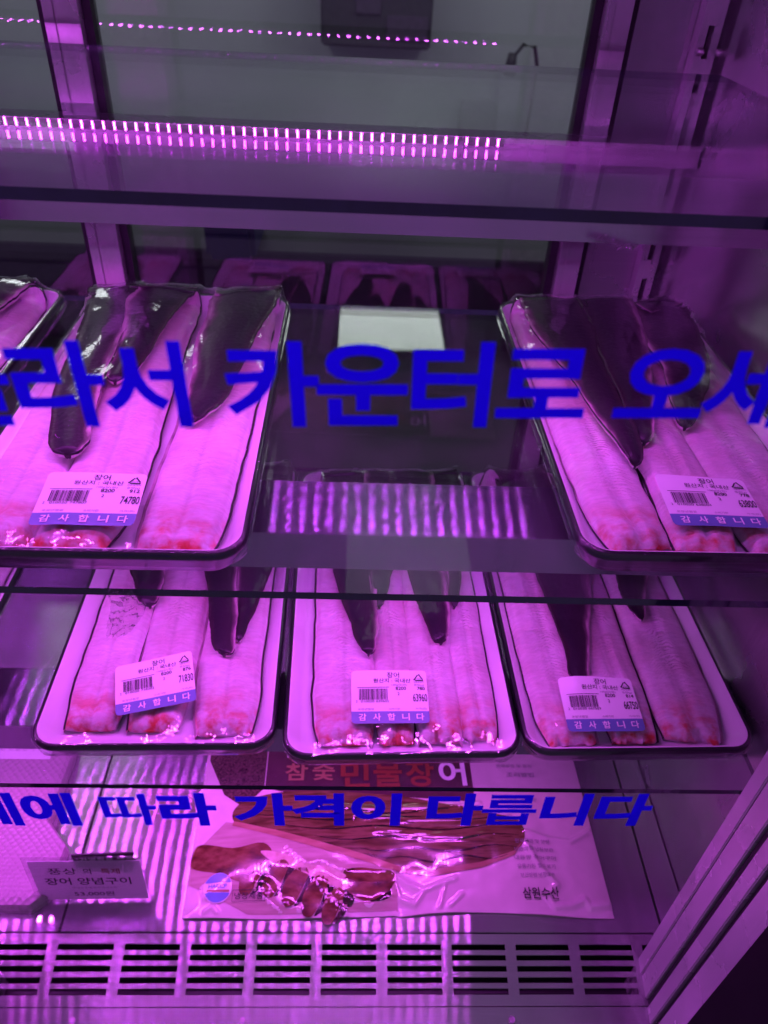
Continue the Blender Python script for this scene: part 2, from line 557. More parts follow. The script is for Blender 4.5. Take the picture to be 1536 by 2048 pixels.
def ceiling_light(x0, x1, y0, y1, label, glow='panel'):
    t = thing("ceiling_light", label, "ceiling light", ((x0 + x1) / 2, (y0 + y1) / 2, 1.2), group="square ceiling panels of the back room")
    w, h = (x1 - x0) / 2, (y1 - y0) / 2
    f = MB()
    for (a, c, d, e) in ((-w - .03, w + .03, -h - .03, -h), (-w - .03, w + .03, h, h + .03), (-w - .03, -w, -h, h), (w, w + .03, -h, h)):
        f.box(a, c, d, e, -0.03, -0.002)
    f.build("frame", M['room_ceiling'], t)
    p = MB(); p.quad((-w, -h, -0.012), (-w, h, -0.012), (w, h, -0.012), (w, -h, -0.012))
    p.build("diffuser", M[glow], t)
ceiling_light(-0.10, 0.46, 3.60, 4.12, "white square ceiling panel near the far wall of the back room")
ceiling_light(-0.02, 0.42, 1.70, 2.15, "white square ceiling panel close behind the rear glass of the case", 'panel_dim')

ceiling_light(1.15, 1.71, 2.9, 3.42, "added fill panel, out of view in the back room towards the hanging spray hose", 'panel_fill')  # this panel and the next are added, unseen, to brighten the room
ceiling_light(-1.6, -1.04, 2.9, 3.42, "white square ceiling panel in the back room above the dark counter's far end", 'panel_fill')
t = thing("wall_cabinet", "dark wall cabinet with a small blue display hanging on the far grey wall", "cabinet", (0.055, 4.38, -0.56))
f = MB(); f.box(-.27, .27, -.02, .2, 0, .9); f.build("cabinet_body", plain("cabinet_grey", (.085, .08, .10), .5), t, bevel=.01)
bx = plain("appliance_dark", (0.13, 0.10, 0.16), 0.4)
for (x0, x1, z0, z1, mm) in ((-.23, -.12, .30, .8, bx), (-.10, .02, .14, .8, bx), (.16, .24, .26, .5, M['grey_ink']), (.05, .25, .04, .14, bx)):
    f = MB(); f.box(x0, x1, -.03, -.021, z0, z1); f.build("cabinet_door", mm, t, bevel=.003)
f = MB(); f.box(.06, .13, -.032, -.0215, .30, .50); f.build("blue_display", emitter("blue_screen", (0.06, 0.05, 1.0), .35), t)
t = thing("hose_tap", "small black spray hose hanging on the grey back wall", "hose", (0.90, 4.55, -0.62))
f = MB(); f.tube([(0, 0, -.35), (0, -.02, 0), (-.03, -.05, .08), (-.09, -.06, .09), (-.13, -.06, .04), (-.14, -.06, -.02)], 0.010); f.build("hose", M['dark_metal'], t, smooth=True)
f = MB(); f.tube([(-.14, -.06, .05), (-.145, -.06, -.05)], [0.022, 0.034]); f.build("spray_head", M['dark_metal'], t, smooth=True)
t = thing("wall_box", "grey electrical box low on the grey back wall", "wall box", (0.62, 4.52, -0.92))
f = MB(); f.box(-.1, .1, -.04, .06, -.12, .12); f.build("housing", plain("grey_box", (0.24, 0.24, 0.27), 0.5), t, bevel=0.008)
f = MB(); f.box(-.085, .085, -.05, -.041, -.1, .1); f.build("cover", plain("grey_box_cover", (0.28, 0.28, 0.31), 0.5), t, bevel=0.004)
t = thing("work_counter", "dark counter standing in the back room below the grey wall", "counter", (0.0, 3.2, -1.45))
f = MB(); f.box(-1.9, 1.9, -.3, .3, 0, .36); f.build("cabinet", M['dark_metal'], t)
f = MB(); f.box(-1.92, 1.92, -.33, .32, .362, .40); f.build("counter_top", plain("dark_counter_top", (0.06, 0.06, 0.065), 0.35), t, bevel=0.006)
t = thing("plastic_tub", "navy blue plastic tub on the dark counter in the back room", "tub", (-0.47, 2.95, -1.05))
f = MB(); f.box(-.09, .09, -.2, .2, 0, .26); f.build("tub_body", plain("navy_plastic", (0.012, 0.016, 0.10), 0.4), t, bevel=0.02)
f = MB(); f.box(-.10, .10, -.21, .21, .26, .28); f.build("tub_lid", plain("navy_lid", (0.02, 0.025, 0.14), 0.4), t, bevel=0.006)

# ------------------------------------------------------------------ the refrigerated case
XL, XR, YB = -0.80, 0.328, 0.82
ZF = -0.74
case = thing("display_case", "stainless steel refrigerated display case holding trays of raw eel under magenta lights", "display case", (0, 0.5, -1.45))
COFF = Vector((0, -0.5, 1.45))
def cpart(mb, name, mats, parent=case, **kw):
    o = mb.build(name, mats, parent, **kw)
    if parent is case:
        o.location = COFF
    return o

# floor deck in three sheets with open seams
SEAMS = [XL, -0.2575, 0.2995, XR]
YSEAM = 0.302
for i in range(3):
    b = MB(); b.box(SEAMS[i] + .0012, SEAMS[i + 1] - .0012, YSEAM + .0008, 0.815, ZF - .004, ZF)
    cpart(b, "floor_plate", M['steel_x'], bevel=0.0006)
b = MB(); b.quad((XL, .10, ZF - .06), (XR, .10, ZF - .06), (XR, YB, ZF - .06), (XL, YB, ZF - .06)); cpart(b, "base_tank", M['dark_metal'])

# sloping air grille with real slots
SL = 0.31
def gp(x, y, d=0.0):
    return (x, y, ZF - (YSEAM - y) * SL + d)
cols = [(-0.2555 + .0592 * k, -0.2060 + .0592 * k) for k in range(-9, 10)]
rows = [(0.2888, 0.2934), (0.2810, 0.2853), (0.2727, 0.2772), (0.2643, 0.2688), (0.2559, 0.2606)]
xs = sorted(set([XL] + [v for c in cols for v in c if XL < v < XR] + [XR]))
ys = sorted(set([0.2478] + [v for r_ in rows for v in r_] + [YSEAM - .0008]))
b = MB()
for i in range(len(xs) - 1):
    for j in range(len(ys) - 1):
        xm, ym = (xs[i] + xs[i + 1]) / 2, (ys[j] + ys[j + 1]) / 2
        if any(c[0] < xm < c[1] for c in cols) and any(r_[0] < ym < r_[1] for r_ in rows):
            for (p, q) in (((xs[i], ys[j]), (xs[i + 1], ys[j])), ((xs[i + 1], ys[j]), (xs[i + 1], ys[j + 1])), ((xs[i + 1], ys[j + 1]), (xs[i], ys[j + 1])), ((xs[i], ys[j + 1]), (xs[i], ys[j]))):
                b.quad(gp(*p), gp(*q), gp(*q, -.0015), gp(*p, -.0015))
            continue
        b.quad(gp(xs[i], ys[j]), gp(xs[i + 1], ys[j]), gp(xs[i + 1], ys[j + 1]), gp(xs[i], ys[j + 1]))
cpart(b, "air_grille", M['steel_x'])
b = MB(); b.quad(gp(XL, 0.2470), gp(XL, .17), gp(XR, .17), gp(XR, 0.2470)); cpart(b, "front_sill", M['steel_x'])
for px in (-0.23, -0.085, 0.15):
    b = MB(); c = gp(px, 0.238, .0008)
    b.tube([(c[0], c[1], c[2] - .002), (c[0], c[1], c[2] + .0006)], [.0032, .0026], 16)
    cpart(b, "screw", M['steel_post'], smooth=False)

# walls
b = MB(); b.quad((XR, .285, ZF - .05), (XR, YB, ZF - .05), (XR, YB, .35), (XR, .285, .35)); cpart(b, "side_panel", M['steel_wall'])
b = MB(); b.quad((XL, YB, ZF - .05), (XL, .10, ZF - .05), (XL, .10, .35), (XL, YB, .35)); cpart(b, "side_panel", M['steel_wall'])
b = MB(); b.box(.2375, XR - .0005, YB - .001, YB + .012, ZF - .05, .35); cpart(b, "rear_panel", M['steel_rear'])
b = MB(); b.box(XL, .2375, YB - .004, YB + .03, ZF - .05, -.655); cpart(b, "rear_sill", M['steel_rear'])
b = MB(); b.box(XL, XR, .10, YB + .03, .30, .33); cpart(b, "canopy", M['steel_x'])
b = MB(); b.box(XL, XR, YB + .031, YB + .12, ZF - .7, ZF - .055); cpart(b, "case_base", M['dark_metal'])

# rear door stiles and glass
def stile(x0, x1):
    b = MB()
    b.box(x0, x1, YB - .022, YB + .01, -.655, .30)
    b.box(x0 + (x1 - x0) * .30, x0 + (x1 - x0) * .335, YB - .0232, YB - .0222, -.655, .30, 1)
    cpart(b, "door_stile", [M['steel_post'], M['gasket']], bevel=0.0008)
    for (u0, u1) in ((x0 - .008, x0 - .0005), (x1 + .0005, x1 + .008)):
        g = MB(); g.box(u0, u1, YB - .010, YB + .008, -.655, .30); cpart(g, "door_gasket", M['gasket'])
stile(-.283, -.252)
stile(.2135, .2370)
for (x0, x1) in ((XL + .01, -.2915), (-.2435, .2050)):
    b = MB(); b.box(x0, x1, YB, YB + .005, -.655, .30); cpart(b, "rear_pane", M['rear_glass'])

# slotted standards
def standard(x0, x1, y0, y1, facing):
    b = MB()
    zs = [ZF]; z = ZF + .03
    slots = []
    while z < .27:
        slots.append((z, z + .026)); z += .047
    if facing == 'y':
        a0, a1 = x0 + (x1 - x0) * .36, x0 + (x1 - x0) * .64
        def q(u0, u1, z0, z1): b.quad((u0, y0, z0), (u1, y0, z0), (u1, y0, z1), (u0, y0, z1))
        q(x0, a0, ZF, .30); q(a1, x1, ZF, .30)
        zz = ZF
        for (s0, s1) in slots:
            q(a0, a1, zz, s0); zz = s1
        q(a0, a1, zz, .30)
        b.quad((x0, y0, ZF), (x0, y0, .30), (x0, y1, .30), (x0, y1, ZF)); b.quad((x1, y0, ZF), (x1, y1, ZF), (x1, y1, .30), (x1, y0, .30))
        b.quad((a0 - .001, y1 - .001, ZF), (a1 + .001, y1 - .001, ZF), (a1 + .001, y1 - .001, .3), (a0 - .001, y1 - .001, .3), 1)  # black backing stands in for the shade inside the slots
    cpart(b, "slotted_standard", [M['steel_post'], M['gasket']])
standard(.303, .3225, YB - .017, YB - .002, 'y')
standard(-.785, -.765, YB - .017, YB - .002, 'y')
for (x, z) in ((.3085, -.0935), (.3265, -.0935)):
    b = MB(); b.tube([(x - .001, YB - .017, z), (x - .001, YB - .021, z)], [.0042, .003], 16); cpart(b, "screw", M['steel_post'], smooth=True)

# front jambs (right one: two brushed leaves, a gasket, an outer leaf, a black edge)
def jamb(sx, xin):
    s = 1 if sx > 0 else -1
    def bx(y0, y1, dx, name, mat, bev=0.0008):
        b = MB(); a, c = sorted((xin + s * dx, xin + s * .075))
        b.box(a, c, y0, y1, -1.2, .30); cpart(b, name, mat, bevel=bev)
    bx(.2708, .2830, 0.0, "jamb_leaf", M['steel_jamb'])
    bx(.2530, .2702, 0.0006, "jamb_leaf", M['steel_jamb'])
    bx(.2475, .2525, 0.003, "jamb_gasket", M['gasket'])
    bx(.2345, .2470, 0.0008, "jamb_leaf", M['steel_jamb'])
    bx(.2290, .2340, 0.004, "jamb_gasket", M['gasket'])
    bx(.2080, .2285, 0.0, "jamb_leaf", M['steel_jamb'])
    bx(.1650, .2070, -0.003, "door_frame", plain("door_frame_black", (.004, .0035, .005), .6, vary=.3, spec=.15))
jamb(1, 0.272)
jamb(-1, -0.311)

# front glass with the blue writing
door = thing("front_glass", "clear front glass pane carrying two lines of blue lettering", "glass pane", (0, 0.200, -0.25))
m, nt, out = new_mat("front_clear_glass")
tr = N(nt, "ShaderNodeBsdfTransparent"); tr.inputs[0].default_value = (0.965, 0.96, 0.965, 1); L(nt, tr, 0, out, "Surface")
b = MB(); b.quad((-.30, 0, -.55), (.268, 0, -.55), (.268, 0, .5), (-.30, 0, .5)); b.build("pane", m, door)
def lettering(chars, anchor_char, ax, az, em, h, rot, bold, pitch, wide):
    adv = [0.30 if c == ' ' else pitch for c in chars]
    pos = np.cumsum(adv) - np.array(adv) / 2
    pos = (pos - pos[anchor_char]) * em
    mb = MB()
    c, s = math.cos(rot), math.sin(rot)
    for ch, p in zip(chars, pos):
        if ch == ' ':
            continue
        v, f = text_mesh(ch, bold * (.6 if ch == '릅' else .45 if ch == '따' else 1))
        v0, f0 = text_mesh(ch, 0.0)
        cx, cy = .46, .37
        ids = []
        for q in v:
            a, d = p + (q[0] - cx) * em * wide, (q[1] - cy) * em * h
            ids.append(mb.vert((ax + c * a - s * d, -.0012, az + s * a + c * d)))
        for q in f:
            mb.face([ids[i] for i in q])
    return mb.build("lettering", M['blue'], door)
lettering("골라서 카운터로 오세요", 5, .0018, -.112 + .25, .0300, 1.0, R(1.8), .025, .90, 1.04)
lettering("무게에 따라 가격이 다릅니다", 9, .0155, -.3475 + .25, .0302, 1.0, R(.8), .040, .93, 1.03)

# ------------------------------------------------------------------ shelves, channels, lights
PITCH = 0.0132
def led_row(parent, x0, x1, y, z, skip=(), glow='led', tilt=(.17, .985), dot=(.0018, .0030), pitch=PITCH):
    """An LED strip on the back of a channel lip, facing down and to the rear."""
    d = Vector((0, tilt[0], -tilt[1])); u = Vector((0, tilt[1], tilt[0]))
    b = MB()
    r, r2 = dot
    P = lambda x, a, h: (x, y + u.y * a + d.y * h, z + u.z * a + d.z * h)
    for (h0, h1) in ((-.0012, 0),):
        b.quad(P(x0, -.004, 0), P(x1, -.004, 0), P(x1, .004, 0), P(x0, .004, 0))
        b.quad(P(x0, -.004, -.001), P(x0, .004, -.001), P(x1, .004, -.001), P(x1, -.004, -.001))
    strip = b.build("led_strip", M['pcb'], parent)
    e = MB(); k = 0; x = x1 - .006
    while x > x0 + .006:
        if k not in skip:
            c = [e.vert(P(x + a, bq, .0002)) for (a, bq) in ((-r, -r2), (r, -r2), (r, r2), (-r, r2))]
            t = [e.vert(P(x + a, bq, .0014)) for (a, bq) in ((-r, -r2), (r, -r2), (r, r2), (-r, r2))]
            e.face(t)
            for i in range(4):
                e.face([c[i], c[(i + 1) % 4], t[(i + 1) % 4], t[i]], 1)
        x -= pitch; k += 1
    e.build("led_dots", [M[glow], M['pcb']], strip)

def channel(parent, ylip, ztop, h=.031, depth=.060, z0=0.0, led=True, x1=XR - .002, led_end=.18, skip=(), glow='led', top_mat='steel_strip'):
    b = MB()
    b.box(XL + .01, x1, ylip + .0012, ylip + depth, ztop - .0015, ztop)
    b.box(XL + .01, x1, ylip + depth - .0015, ylip + depth, ztop - .008, ztop - .0017)
    o = b.build("channel_top", M[top_mat], parent)
    b = MB()
    b.box(XL + .01, x1, ylip, ylip + .001, ztop - h, ztop + .0006)
    b.box(XL + .01, x1, ylip + .0012, ylip + .0035, ztop - h, ztop - h + .001)
    b.build("channel_lip", M['steel_lip'], parent)
    if led:
        led_row(parent, XL + .03, led_end, ylip + .0125, ztop - h + .004, skip, glow)

def shelf(label, ztop, y0, y1, x1, ylip, zch, led_end, skip=(), hlip=.031, glow='led'):
    t = thing("glass_shelf", label, "glass shelf", (0, 0, 0), group="glass shelves of the case")
    b = MB()
    b.quad((XL + .012, y0, ztop), (x1, y0, ztop), (x1, y1, ztop), (XL + .012, y1, ztop))
    b.quad((XL + .012, y0, ztop - .0055), (XL + .012, y1, ztop - .0055), (x1, y1, ztop - .0055), (x1, y0, ztop - .0055))
    b.build("glass_sheet", M['glass'], t)
    e = MB()
    for (p, q) in (((XL + .012, y0), (x1, y0)), ((x1, y0), (x1, y1)), ((x1, y1), (XL + .012, y1))):
        e.quad((*p, ztop - .0055), (*q, ztop - .0055), (*q, ztop), (*p, ztop))
    e.build("glass_edge", M['glass_edge'], t)
    channel(t, ylip, zch, led_end=led_end, skip=skip, h=hlip, glow=glow, top_mat='steel_strip_top' if ztop > -.2 else 'steel_strip')
    for x in (XL + .05, x1 - .02):
        g = MB(); g.box(x - .006, x + .006, ylip + .015, ylip + .04, zch + .0002, ztop - .0057); g.build("rubber_pad", M['gasket'], t)
    return t
shelf("empty glass shelf above the trays, with a broad dark front edge", -.100, .338, .722, .300, .430, -.1085, .182, hlip=.0365)
shelf("middle glass shelf with two large eel trays standing apart on it", -.316, .317, .724, .318, .390, -.334, .172, glow='led_mid')
shelf("lowest glass shelf with a close row of eel trays above the steel floor", -.516, .314, .722, .318, .375, -.533, .150, glow='led_low')
t = thing("light_channel", "steel light channel under the top of the case", "light fitting", (0, 0, 0))
channel(t, .318, .105, led_end=.185)
t = thing("added_light_bar", "slim light bar along the top of the case's rear doors", "light fitting", (0, 0, 0))  # unseen bar added to put LED streaks on the top shelf
b = MB(); b.box(XL + .01, XR - .002, .782, .796, -.0345, -.011); b.box(XL + .01, XR - .002, .768, .7818, -.0342, -.0334); b.build("bar", M['steel_post'], t)  # its lower lip keeps the added light off the shelves below
led_row(t, XL + .03, .135, .7812, -.0275, (), 'led_added', (-1.0, 0.0), (.0009, .0036), .0100)

# ------------------------------------------------------------------ trays of eel
TW, TL, TH = .182, .363, .022
def rrect(w, l, r, n=7):
    """Rounded rectangle, origin at the front middle: u -w/2..w/2, v 0..l."""
    pts = []
    for (cx, cy, a0) in ((w / 2 - r, r, -90), (w / 2 - r, l - r, 0), (-w / 2 + r, l - r, 90), (-w / 2 + r, r, 180)):
        for k in range(n + 1):
            a = R(a0 + 90 * k / n)
            pts.append((cx + r * math.cos(a), cy + r * math.sin(a)))
    return pts

def tray_mesh():
    b = MB()
    loops = []
    def ring(inset, z, r):
        return [b.vert((u, v + inset, z)) for (u, v) in rrect(TW - 2 * inset, TL - 2 * inset, r)]
    spec = [(.011, 0.0, .014), (.009, .0008, .014), (.0022, .0150, .018), (.0003, .0170, .0195), (0, .0192, .020), (.0005, .0210, .0195), (.0016, .0220, .0185), (.0034, .0222, .017),
            (.0046, .0217, .016), (.0110, .0125, .013), (.0150, .0098, .011), (.0190, .0090, .009)]
    loops = [ring(*s_) for s_ in spec]
    n = len(loops[0])
    for k in range(len(loops) - 1):
        for i in range(n):
            b.face([loops[k][i], loops[k][(i + 1) % n], loops[k + 1][(i + 1) % n], loops[k + 1][i]], 1 if k >= 7 else 0)
    b.face(loops[0][::-1], 0)
    b.face(loops[-1], 1)
    return b

def cr(pts, t):
    """Catmull-Rom through rows of numbers at parameter t in 0..1."""
    n = len(pts) - 1
    x = min(max(t, 0), 1) * n
    i = min(int(x), n - 1); f = x - i
    p = [np.array(pts[min(max(i + k, 0), n)], float) for k in (-1, 0, 1, 2)]
    return 0.5 * ((2 * p[1]) + (-p[0] + p[2]) * f + (2 * p[0] - 5 * p[1] + 4 * p[2] - p[3]) * f * f + (-p[0] + 3 * p[1] - 3 * p[2] + p[3]) * f ** 3)

def fillet_mesh(base, flap, seed, thick=.0115, zf=.0098, belly=1, hmap=None, lift=0.0):
    """One long eel fillet: flesh up from the cut end to the rear of the tray, then folded over so that its dark skin shows up to the tail tip.
    BASE, FLAP: rows (u, v, half width) in mm."""
    rnd = random.Random(seed)
    b = MB()
    K = 15
    us = [-1 + 2 * k / (K - 1) for k in range(K)]
    us = [math.copysign(abs(u) ** .85, u) for u in us]
    sta = []        # (P, lateral, normal, half width, thickness, distance)
    nb = 40
    for i in range(nb + 1):
        u, v, w = cr(base, i / nb) / 1000
        sta.append([Vector((u, v, zf + lift)), Vector((1, 0, 0)), Vector((0, 0, 1)), w, thick, 0])
    vr = base[-1][1] / 1000
    rf = thick * 1.02
    u0, w0 = base[-1][0] / 1000, base[-1][2] / 1000
    if flap:
        u1, w1 = flap[0][0] / 1000, flap[0][2] / 1000
        for i in range(1, 7):
            a = math.pi * i / 6
            f = i / 6
            sta.append([Vector((u0 + (u1 - u0) * f, vr + rf * math.sin(a) * .9, zf + lift + rf * (1 - math.cos(a)))), Vector((1, 0, 0)), Vector((0, -math.sin(a), math.cos(a))), w0 + (w1 - w0) * f, thick * (1 - .35 * f), 0])
        nf = 44
        z1 = zf + lift + 2 * rf
        for i in range(1, nf + 1):
            t = i / nf
            u, v, w = cr(flap, t) / 1000
            w *= 1 + .10 * noise.noise(Vector((seed * 3.1, t * 9, 0))) + .05 * noise.noise(Vector((seed * 2.1, t * 40, 0)))
            u += .0018 * noise.noise(Vector((seed * 5.3, t * 7, 4)))
            z = z1 - .0055 * t + .0012 * math.sin(t * 9 + seed)
            th = thick * (.65 - .40 * t)
            if t > .93:
                w *= max(.25, math.sqrt(max(0, 1 - ((t - .93) / .07) ** 2)))
                z -= .002 * (t - .93) / .07
            sta.append([Vector((u, v, z)), Vector((1, 0, 0)), Vector((0, 0, -1)), w, th, 0])
    for i in range(1, len(sta)):
        sta[i][5] = sta[i - 1][5] + (sta[i][0] - sta[i - 1][0]).length
    for i in range(len(sta)):
        d = (sta[min(i + 1, len(sta) - 1)][0] - sta[max(i - 1, 0)][0])
        n = sta[i][2]
        lat = d.cross(n)
        if lat.length > 1e-6:
            lat.normalize()
            sta[i][1] = lat
    rings = []
    for i, (P, lat, n, w, th, s) in enumerate(sta):
        top, bot = [], []
        front = max(0, 1 - s / .010)
        jag = front * .009
        for k, u in enumerate(us):
            e = .055 * noise.noise(Vector((seed * 1.7, s * 55, u * .6 + 5)))
            uu = u * (1 + (e if abs(u) > .8 else 0))
            prof = (1 - abs(u) ** 4.2) ** .60 if abs(u) < 1 else 0
            groove = .22 * math.exp(-(u / .13) ** 2) + .10 * math.exp(-((abs(u) - .55) / .16) ** 2)
            h = th * (prof * (1 - .45 * front ** 2) - groove * prof) * (1 + .13 * noise.noise(Vector((s * 30, u * 1.8, seed))) + .05 * noise.noise(Vector((s * 110, u * 5, seed))))
            side = -lat
            off = (Vector((0, 1, 0)) * jag * (noise.noise(Vector((u * 2.3, seed, 1))) + .5 * noise.noise(Vector((u * 7, seed, 2))))) if front else Vector((0, 0, 0))
            # lateral axis always points to +u of the tray on the base; mirrored on the flap
            top.append((P + lat * (-w * uu) + n * (h + .0004) + off, h))
            sk = 1.035 if abs(u) > .97 else 1.0
            bulge = .0034 * (1 - u * u) * min(1, w / .012) if n.z < .5 else 0.0
            edge = .0030 * (abs(u) ** 8) if n.z > .5 else -.002 * abs(u) ** 8
            bot.append(P + lat * (-w * uu * sk) - n * bulge + n * edge)
        tv = [b.vert(p) for p, _ in top]
        bv = [b.vert(p) for p in bot]
        rings.append((tv, bv, s))
    sg = belly
    for i in range(len(rings) - 1):
        (t0, b0, s0), (t1, b1, s1) = rings[i], rings[i + 1]
        for k in range(K - 1):
            uv = [(us[k], s0 * 10), (us[k + 1], s0 * 10), (us[k + 1], s1 * 10), (us[k], s1 * 10)]
            b.face([t0[k], t0[k + 1], t1[k + 1], t1[k]], 0, uv)
            uvb = [(us[k] * sg, s0 * 10), (us[k] * sg, s1 * 10), (us[k + 1] * sg, s1 * 10), (us[k + 1] * sg, s0 * 10)]
            b.face([b0[k], b1[k], b1[k + 1], b0[k + 1]], 1, uvb)
        for k in (0, K - 1):
            uvb = [(.3, s0 * 10)] * 4
            b.face([t0[k], t1[k], b1[k], b0[k]] if k == 0 else [t0[k], b0[k], b1[k], t1[k]], 1, uvb)
    t0, b0, _ = rings[0]
    for k in range(K - 1):
        b.face([b0[k], b0[k + 1], t0[k + 1], t0[k]], 0, [(us[k], 0)] * 4)
    t1, b1, _ = rings[-1]
    for k in range(K - 1):
        b.face([t1[k], t1[k + 1], b1[k + 1], b1[k]], 1, [(.3, 0)] * 4)
    return b

NU, NV = 52, 100
def membrane(meshes, seed):
    """Cling film stretched from rim to rim over the fish: height grid on the tray."""
    H = np.full((NV + 1, NU + 1), .0215)
    ob = np.full((NV + 1, NU + 1), -1.0)
    for mb in meshes:
        for (x, y, z) in mb.v:
            i = (x + TW / 2) / TW * NU; j = y / TL * NV
            for ii in (int(i), int(i) + 1):
                for jj in (int(j), int(j) + 1):
                    if 0 <= ii <= NU and 0 <= jj <= NV and abs(ii - i) < .8 and abs(jj - j) < .8:
                        ob[jj, ii] = max(ob[jj, ii], z + .0012)
    inner = np.zeros_like(H, bool); inner[2:-2, 2:-2] = True
    H = np.where(inner, np.maximum(H, ob), H)
    for _ in range(500):
        A = H.copy()
        A[1:-1, 1:-1] = .25 * (H[:-2, 1:-1] + H[2:, 1:-1] + H[1:-1, :-2] + H[1:-1, 2:])
        H = np.where(inner, np.maximum(A, ob), H)
    for _ in range(3):
        A = H.copy()
        A[1:-1, 1:-1] = .25 * (H[:-2, 1:-1] + H[2:, 1:-1] + H[1:-1, :-2] + H[1:-1, 2:])
        H = np.where(inner, np.maximum(A, ob - .0002), H)
    return H

def sampler(H):
    def f(u, v):
        i = min(max((u + TW / 2) / TW * NU, 0), NU - 1e-6); j = min(max(v / TL * NV, 0), NV - 1e-6)
        a, c = int(i), int(j); fi, fj = i - a, j - c
        return float((H[c, a] * (1 - fi) + H[c, a + 1] * fi) * (1 - fj) + (H[c + 1, a] * (1 - fi) + H[c + 1, a + 1] * fi) * fj)
    return f

def film_mesh(Hf, seed):
    b = MB()
    r = .0195
    def clampcorner(u, v):
        # keep the sheet inside the rounded rim
        cu = min(max(u, -TW / 2 + r), TW / 2 - r); cv = min(max(v, r), TL - r)
        d = math.hypot(u - cu, v - cv)
        if d > r - .0006:
            k = (r - .0006) / d
            return cu + (u - cu) * k, cv + (v - cv) * k
        return u, v
    def fn(a, c):
        u, v = clampcorner((a - .5) * TW, c * TL)
        z = Hf(u, v)
        e = min(TW / 2 - abs(u), v, TL - v)
        z += .0014 + ((.0011 * noise.noise(Vector((u * 42, v * 20, seed))) + .0004 * noise.noise(Vector((u * 130 + v * 70, v * 40, seed)))) if e > .006 else 0)
        if v < .045 and e > .004:      # pleats running in from the front rim
            z += .0012 * (1 - v / .045) * noise.noise(Vector((u * 85 + v * 30, seed, v * 16)))
        return (u, v, z)
    b.grid(fn, NU, NV)
    # turned down round the rim
    rim = rrect(TW + .0012, TL + .0012, .0206, 9)
    n = len(rim)
    lo = []
    for (dz, off) in ((.0226, 0.0), (.0195, .0004), (.0120, .0), (.004, -.004)):
        lp = []
        for k, (u, v) in enumerate(rim):
            du, dv = u, v - TL / 2
            q = 1 + off / max(abs(du), .09)
            w = .0007 * noise.noise(Vector((u * 120, v * 120, dz * 90 + seed))) if dz < .02 else 0
            lp.append(b.vert((du * q + w, TL / 2 + dv * q + w - .0006, dz)))
        lo.append(lp)
    for a in range(len(lo) - 1):
        for k in range(n):
            b.face([lo[a][k], lo[a + 1][k], lo[a + 1][(k + 1) % n], lo[a][(k + 1) % n]])
    return b

